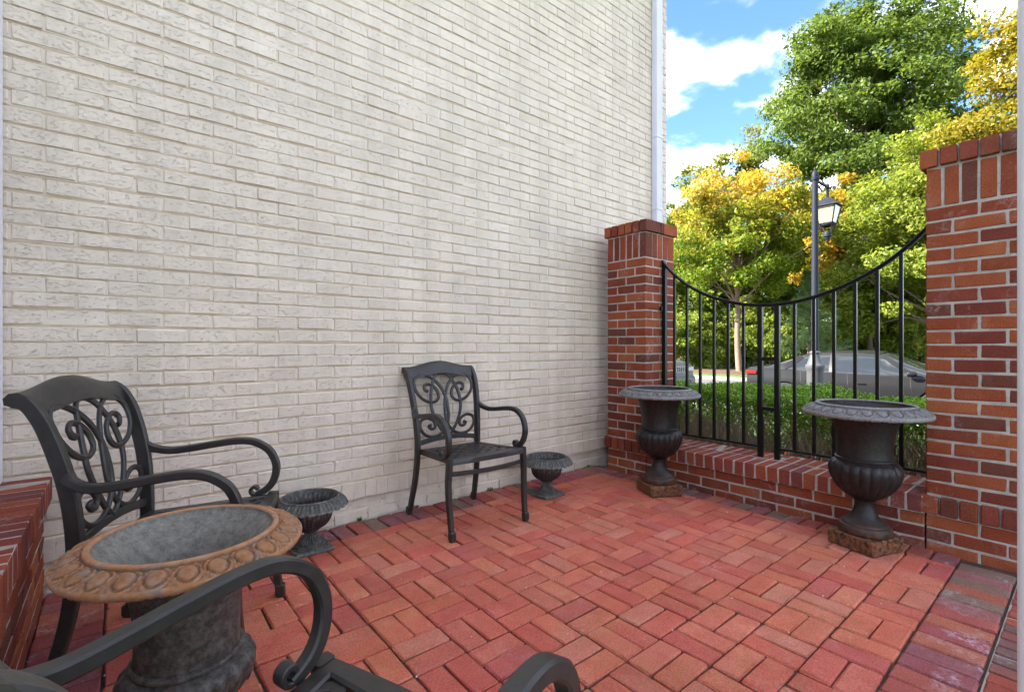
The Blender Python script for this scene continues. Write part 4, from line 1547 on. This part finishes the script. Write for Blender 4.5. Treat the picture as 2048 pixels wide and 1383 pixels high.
def crown_points(rg, center, radii, nclump, nleaf, clump, shell=0.55, flat=0.6, bottom=-0.75, taper=0.0):
    """leaf centres gathered in clumps spread through an ellipsoid"""
    center, radii = np.array(center, float), np.array(radii, float)
    D = norm(rg.normal(size=(nclump * 3, 3)))
    D = D[D[:, 2] > bottom][:nclump]
    rad = rg.uniform(0, 1, len(D)) ** (1 - shell) * rg.uniform(0.78, 1.08, len(D))
    K = D * rad[:, None]
    if taper:
        K[:, :2] *= (1 - taper * np.clip(K[:, 2:3], -0.2, 1))
    K = center + K * radii
    cs = clump * rg.uniform(0.55, 1.35, len(K))
    idx = rg.choice(len(K), nleaf, p=cs ** 2 / (cs ** 2).sum())
    off = norm(rg.normal(size=(nleaf, 3))) * (rg.uniform(0, 1, nleaf) ** 0.45)[:, None] * np.array((1, 1, flat))
    C = K[idx] + off * cs[idx][:, None]
    N = norm(0.55 * norm(C - center) + 0.35 * off + np.array((0, 0, 0.45)) + 0.75 * rg.normal(size=(nleaf, 3)))
    return K, C, N


def wood(rg, base_r, fork_z, top, K, center, nlimb, lean=(0, 0), nstem=1):
    """tapered trunk with limbs reaching to the clumps"""
    mb = MB()
    top = np.array(top, float)
    stems = []
    for q in range(nstem):
        o = rg.normal(0, 0.12, 2) if nstem > 1 else (0, 0)
        end = top + (np.array((*(rg.normal(0, 0.12, 2) * np.linalg.norm(top)), 0)) if nstem > 1 else 0)
        ctrl = [np.array((o[0], o[1], -0.3))] + [np.array((o[0] * (1 - t), o[1] * (1 - t), 0)) + (end * t) + np.array((*(rg.normal(0, 0.03, 2) * end[2] * math.sin(math.pi * t)), 0)) for t in (0.15, 0.35, 0.55, 0.78, 1.0)]
        P = catmull(ctrl, 4)
        r = np.interp(np.linspace(0, 1, len(P)), [0, 0.06, 0.4, 1], [base_r * 1.25, base_r, base_r * 0.7, base_r * 0.12]) * (1 if nstem == 1 else 0.7)
        mb.tube(P, r, 8)
        stems.append((P, r))
    order = rg.permutation(len(K))[:nlimb]
    for i in order:
        e = K[i]
        P0, r0 = stems[rg.integers(len(stems))]
        zt = np.clip(fork_z + (e[2] - fork_z) * rg.uniform(0.1, 0.85), fork_z * rg.uniform(0.85, 1.2), top[2] * 0.93)
        j = int(np.argmin(np.abs(P0[:, 2] - zt)))
        s = P0[j]
        mid = s * 0.5 + e * 0.5 + np.array((0, 0, 0.10 * np.linalg.norm(e - s))) + rg.normal(0, 0.05, 3) * np.linalg.norm(e - s)
        P = catmull([s, s * 0.72 + mid * 0.28 + (0, 0, 0.02), mid, e], 4)
        rr = min(r0[j] * 0.6, base_r * 0.42)
        mb.tube(P, np.linspace(rr, base_r * 0.05, len(P)), 5)
        for _ in range(3):
            k = rg.integers(len(P) // 2, len(P) - 1)
            q = P[k] + rg.normal(0, 1, 3) * min(0.16 * np.linalg.norm(e - s), 0.35)
            mb.tube([P[k], (P[k] + q) / 2 + rg.normal(0, 0.03, 3), q], [base_r * 0.10, base_r * 0.06, base_r * 0.03], 4)
    return mb


def tree(name, label, base, cat, leaves, bark, center, radii, nclump, nleaf, clump, size, base_r, fork_z, seed, nlimb=26, group=None, nstem=1, shell=0.55, flat=0.6, taper=0.0, bottom=-0.75, aspect=0.55):
    rg = np.random.default_rng(seed)
    t = empty(name, base)
    tag(t, label, cat, group)
    K, C, N = crown_points(rg, center, radii, nclump, nleaf, clump, shell, flat, bottom, taper)
    me = leaf_mesh('crown', C, N, size * rg.uniform(0.62, 1.28, nleaf) ** 1.6, leaves, rg, aspect)
    link('crown', me, t)
    top = (center[0] * 0.9, center[1] * 0.9, center[2] + radii[2] * 0.72)
    wood(rg, base_r, fork_z, top, K, center, nlimb, nstem=nstem).build('trunk', bark, t, True, 60)
    return t


BARK = plain('grey brown bark', (0.13, 0.10, 0.075), 0.95, 0, 0.4, 14, 0.3, 0.8)
BARK_PALE = plain('pale tan bark', (0.20, 0.135, 0.10), 0.9, 0, 0.35, 10, 0.3, 0.6)
LF = {}
LF['autumn'] = leaf_mat('turning leaves', [(0.06, 0.11, 0.010), (0.11, 0.175, 0.014), (0.175, 0.23, 0.02), (0.26, 0.27, 0.028)], top=(6.2, 10.2, [(0.46, 0.27, 0.04), (0.52, 0.35, 0.06), (0.44, 0.34, 0.04), (0.50, 0.26, 0.05)]), trans=0.52)
LF['autumn2'] = leaf_mat('golden leaves', [(0.15, 0.17, 0.016), (0.28, 0.24, 0.022), (0.42, 0.28, 0.035), (0.48, 0.25, 0.04)], trans=0.52)
LF['green'] = leaf_mat('fresh green leaves', [(0.040, 0.070, 0.011), (0.075, 0.125, 0.019), (0.12, 0.175, 0.028), (0.18, 0.225, 0.042)], trans=0.52)
LF['lime'] = leaf_mat('yellow green leaves', [(0.070, 0.110, 0.014), (0.135, 0.182, 0.022), (0.21, 0.25, 0.032), (0.30, 0.30, 0.045)], trans=0.5)
LF['gold'] = leaf_mat('olive gold leaves', [(0.09, 0.10, 0.010), (0.17, 0.165, 0.014), (0.27, 0.21, 0.018), (0.36, 0.24, 0.025)], trans=0.52)
LF['sparse'] = leaf_mat('thin pale leaves', [(0.10, 0.14, 0.025), (0.17, 0.19, 0.04), (0.23, 0.20, 0.045)], trans=0.52)
LF['under'] = leaf_mat('undergrowth leaves', [(0.07, 0.12, 0.016), (0.13, 0.195, 0.024), (0.21, 0.26, 0.034), (0.30, 0.30, 0.046)], trans=0.5)
LF['pine'] = leaf_mat('pine needles', [(0.10, 0.17, 0.06), (0.16, 0.25, 0.10), (0.23, 0.32, 0.14)], trans=0.25)
LF['box'] = leaf_mat('boxwood leaves', [(0.045, 0.11, 0.008), (0.10, 0.22, 0.012), (0.17, 0.31, 0.018), (0.25, 0.36, 0.03)], patch=0.25, trans=0.35, rough=0.6)


def build_trees():
    gz = lambda p: (p[0], p[1], terrain_z(p[0]) - 0.02)
    G = 'trees across the street'
    # kerbside tree turning orange
    tree('turning_tree', 'kerbside tree with an orange crown and pale forked trunk behind the railing', gz(at(1480, 24.5, 0)), 'tree', LF['autumn'], BARK_PALE, (0, 0, 6.8), (3.5, 3.5, 4.0), 170, 40000, 0.70, 0.088, 0.17, 2.5, 11, 40, G, shell=0.6, bottom=-0.85)
    tree('golden_tree', 'small golden tree behind the lamp post lantern', gz(at(1668, 27.0, 0)), 'tree', LF['autumn2'], BARK_PALE, (0, 0, 6.9), (2.0, 2.0, 3.6), 80, 15000, 0.65, 0.11, 0.13, 3.0, 12, 20, G, shell=0.6)
    # tall green tree
    tree('tall_green_tree', 'tallest tree, fresh green, rising out of the top of the picture', gz(at(1730, 33.0, 0)), 'tree', LF['green'], BARK, (0, 0, 16.2), (6.3, 6.3, 11.0), 300, 90000, 1.15, 0.128, 0.34, 5.0, 13, 60, G, shell=0.6, flat=0.55, taper=0.12)
    # yellow green trees on the right
    tree('yellow_green_tree', 'broad yellow-green tree behind the right half of the railing', gz(at(1880, 21.0, 0)), 'tree', LF['lime'], BARK, (0, 0, 5.9), (4.1, 4.1, 5.4), 220, 70000, 0.80, 0.085, 0.2, 1.8, 14, 40, G, shell=0.6)
    tree('olive_gold_tree', 'olive gold tree against the sky at the right edge above the pillar', gz(at(2130, 17.5, 0)), 'tree', LF['gold'], BARK, (0, 0, 9.4), (3.4, 3.4, 6.2), 170, 46000, 0.75, 0.085, 0.2, 3.0, 15, 34, G, shell=0.6)
    tree('yellow_green_tree', 'round yellow-green tree low behind the black car', gz(at(1745, 25.0, 0)), 'tree', LF['lime'], BARK, (0, 0, 4.2), (2.7, 2.7, 4.1), 110, 24000, 0.75, 0.11, 0.16, 1.2, 16, 24, G, shell=0.6)
    # thin trees on the skyline at the left
    for k, (px, d, hgt, rx, nl, lab) in enumerate(((1392, 40, 17.0, 2.4, 5200, 'thin leafy tree on the skyline next to the cream house corner'), (1452, 42, 18.2, 2.2, 4600, 'thin half-bare tree on the skyline above the orange crown'), (1502, 41, 20.4, 1.7, 3600, 'tallest of the thin half-bare trees on the skyline, slender and wispy'), (1352, 38, 13.8, 2.4, 7000, 'green tree just showing past the cream house corner'))):
        tree('thin_tree', lab, gz(at(px, d, 0)), 'tree', LF['sparse'] if k < 3 else LF['green'], BARK, (0, 0, hgt - 5.2), (rx, rx, 5.4), 60, nl, 0.8, 0.15, 0.17, hgt * 0.35, 20 + k, 30, G, shell=0.5, flat=0.5)
    # woodland behind
    labs = ['bushy green woodland tree directly behind the kerbside orange tree', 'dense woodland tree between the orange tree and the lamp post', 'dense green woodland tree behind the lamp post', 'dense woodland tree below the tall green tree', 'yellow-green woodland tree behind the low round tree', 'dense woodland tree next to the right-hand pillar', 'dense woodland tree hidden mostly by the right-hand pillar', 'woodland tree seen low between the left pillar and the orange tree']
    for k, (px, d, hgt, rx, lf) in enumerate(((1430, 34, 10.5, 3.6, 'under'), (1560, 33, 10.0, 3.4, 'green'), (1630, 36, 12.5, 3.6, 'green'), (1720, 37, 12.0, 4.0, 'under'), (1800, 34, 13.0, 4.0, 'lime'), (1900, 31, 12.0, 4.0, 'lime'), (1990, 29, 11.0, 3.8, 'under'), (1340, 33, 9.5, 3.5, 'under'))):
        tree('woodland_tree', labs[k], gz(at(px, d, 0)), 'tree', LF[lf], BARK, (0, 0, hgt * 0.53), (rx, rx, hgt * 0.48), 110, 20000, 0.95, 0.135, 0.17, 1.2, 40 + k, 18, G, shell=0.6, bottom=-0.95)
    # young pine
    rg = np.random.default_rng(77)
    b = gz(at(1618, 24.5, 0))
    t = empty('pine_tree', b)
    tag(t, 'young blue-green pine behind the lamp post and the car roof', 'tree', G)
    C, N = [], []
    mb = MB().tube([(0, 0, -0.2), (0.03, 0, 2.2), (0, 0, 5.2)], [0.10, 0.07, 0.02], 7)
    for lv in range(15):
        z = 0.8 + lv * 0.30
        for q in range(7):
            th = rg.uniform(0, 2 * math.pi)
            L = (5.4 - z) * 0.36 * rg.uniform(0.7, 1.15)
            e = np.array((math.cos(th) * L, math.sin(th) * L, z + 0.25 * L))
            s = np.array((0, 0, z))
            mb.tube([s, (s + e) / 2, e], [0.02, 0.012, 0.006], 4)
            for u in np.linspace(0.35, 1.05, 7):
                p = s + (e - s) * u
                nn = 30
                dr = norm(rg.normal(size=(nn, 3)) + (e - s) / L * 0.9)
                C.append(p + dr * 0.10); N.append(dr)
    C, D = np.concatenate(C), np.concatenate(N)
    n = len(C)
    a = norm(np.cross(D, rg.normal(size=(n, 3))))
    V = np.stack([C - D * 0.10 - a * 0.004, C - D * 0.10 + a * 0.004, C + D * 0.10 + a * 0.003, C + D * 0.10 - a * 0.003], 1)
    me = bpy.data.meshes.new('crown')
    me.from_pydata(V.reshape(-1, 3).tolist(), [], [tuple(range(4 * i, 4 * i + 4)) for i in range(n)])
    me.materials.append(LF['pine'])
    link('crown', me, t)
    mb.build('trunk', BARK, t, True)
    # undergrowth at the wood's edge: each a bush of its own
    protos = []
    rgs = random.Random(5)
    spots = [(1335, 27.5), (1368, 29), (1402, 28), (1438, 30), (1470, 28.5), (1505, 29), (1540, 27.5), (1574, 29), (1608, 28), (1646, 28.5), (1690, 27), (1722, 28), (1762, 26), (1800, 27.5), (1838, 25.5), (1880, 27)]
    marks = ['against the pillar edge', 'left of the first baluster gap', 'between the second pair of balusters', 'left of the orange tree trunk', 'right at the orange tree trunk', 'right of the orange tree trunk', 'behind the twin centre posts', 'above the tail of the black car', 'left of the lamp post', 'right of the lamp post', 'above the rear door of the black car', 'above the front door of the black car', 'above the windscreen of the black car', 'above the bonnet of the black car', 'touching the right-hand pillar', 'behind the right-hand pillar']
    for k, (px, d) in enumerate(spots):
        lf = ('under', 'lime', 'under', 'green')[k % 4]
        tree('woodland_shrub', 'leafy shrub at the edge of the wood ' + marks[k], gz(at(px, d, 0)), 'shrub', LF[lf], BARK, (0, 0, 1.5), (1.5, 1.5, 1.5 + rgs.uniform(0, 0.9)), 46, 6500, 0.55, 0.085, 0.045, 0.3, 60 + k, 10, 'shrubs at the edge of the wood', nstem=3, bottom=-0.95)


build_trees()


def build_hedge():
    rg = np.random.default_rng(31)
    x0, x1, y0, y1, zt = 3.74, 4.72, -1.6, 4.4, 0.655
    t = empty('boxwood_hedge', (x0, y0, -0.07))
    tag(t, 'clipped green box hedge with bare lower twigs right behind the railing', 'hedge')
    O = np.array((x0, y0, -0.07))

    def top(x, y):
        return zt + 0.030 * np.sin(y * 3.1 + x * 2) + 0.018 * np.sin(y * 9.7) + 0.012 * np.sin(x * 15 + y * 5)
    n1, n2, n3 = 56000, 26000, 16000
    # sprigs over the top
    y = rg.uniform(y0, y1, n1); x = x0 + (x1 - x0) * rg.uniform(0, 1, n1)
    bev = np.minimum(1, np.minimum(x - x0, x1 - x) / 0.10)
    z = top(x, y) - 0.05 * (1 - bev) ** 2 - rg.exponential(0.028, n1) + rg.normal(0, 0.008, n1)
    A = np.stack([x, y, z], 1)
    NA = norm(np.stack([np.zeros(n1), np.zeros(n1), np.full(n1, 0.9)], 1) + 0.8 * rg.normal(size=(n1, 3)))
    # face toward the patio, thinning out downwards
    y = rg.uniform(y0, y1, n2)
    d = np.abs(rg.normal(0, 0.10, n2)) + rg.exponential(0.03, n2)
    ragged = 0.10 * np.sin(y * 5.3) + 0.08 * np.sin(y * 13.1 + 1) - 0.06 * (y < 1.1)
    z = top(x0, y) - 0.015 - d * (1 + ragged)
    x = x0 + rg.exponential(0.05, n2) + 0.02 * np.sin(y * 11 + z * 17) + rg.normal(0, 0.012, n2)
    keep = (z > 0.02)
    B = np.stack([x, y, z], 1)[keep]
    NB = norm(np.array((-0.7, 0, 0.35)) + 0.8 * rg.normal(size=(len(B), 3)))
    # leaves deeper inside
    Cc = np.stack([rg.uniform(x0 + 0.55, x1, n3), rg.uniform(y0, y1, n3), rg.uniform(0.08, zt - 0.06, n3)], 1)
    NC = norm(rg.normal(size=(n3, 3)))
    C = np.concatenate([A, B, Cc]) - O
    N = np.concatenate([NA, NB, NC])
    link('foliage', leaf_mesh('foliage', C, N, 0.0112 * rg.uniform(0.6, 1.35, len(C)), LF['box'], rg, 0.6), t, 'stuff')
    tw = MB()
    for i in range(1900):
        y = rg.uniform(y0, y1); x = rg.uniform(x0 + 0.03, x1 - 0.25) if i % 5 < 2 else rg.uniform(x0, x0 + 0.22)
        s = np.array((x + 0.08, y, -0.08))
        e = np.array((x + rg.normal(0, 0.09) - 0.02, y + rg.normal(0, 0.13), rg.uniform(0.36, 0.66)))
        if e[0] < x0 - 0.01:
            e[0] = x0
        m = (s + e) / 2 + rg.normal(0, 0.045, 3)
        m2 = s * 0.25 + e * 0.75 + rg.normal(0, 0.035, 3)
        r = rg.uniform(0.0018, 0.0050)
        tw.tube(np.array([s, m, m2, e]) - O, [r * 1.4, r, r * 0.8, r * 0.4], 4, False)
        for _ in range(2):
            q = m2 + rg.normal(0, 0.07, 3) + (-0.02, 0, 0.05)
            tw.tube(np.array([m, (m + q) / 2 + rg.normal(0, 0.015, 3), q]) - O, [r * 0.6, r * 0.5, r * 0.3], 3, False)
    tw.build('twigs', plain('tan hedge twigs', (0.33, 0.235, 0.145), 0.9, 0, 0.45, 30), t, kind='stuff')


build_hedge()
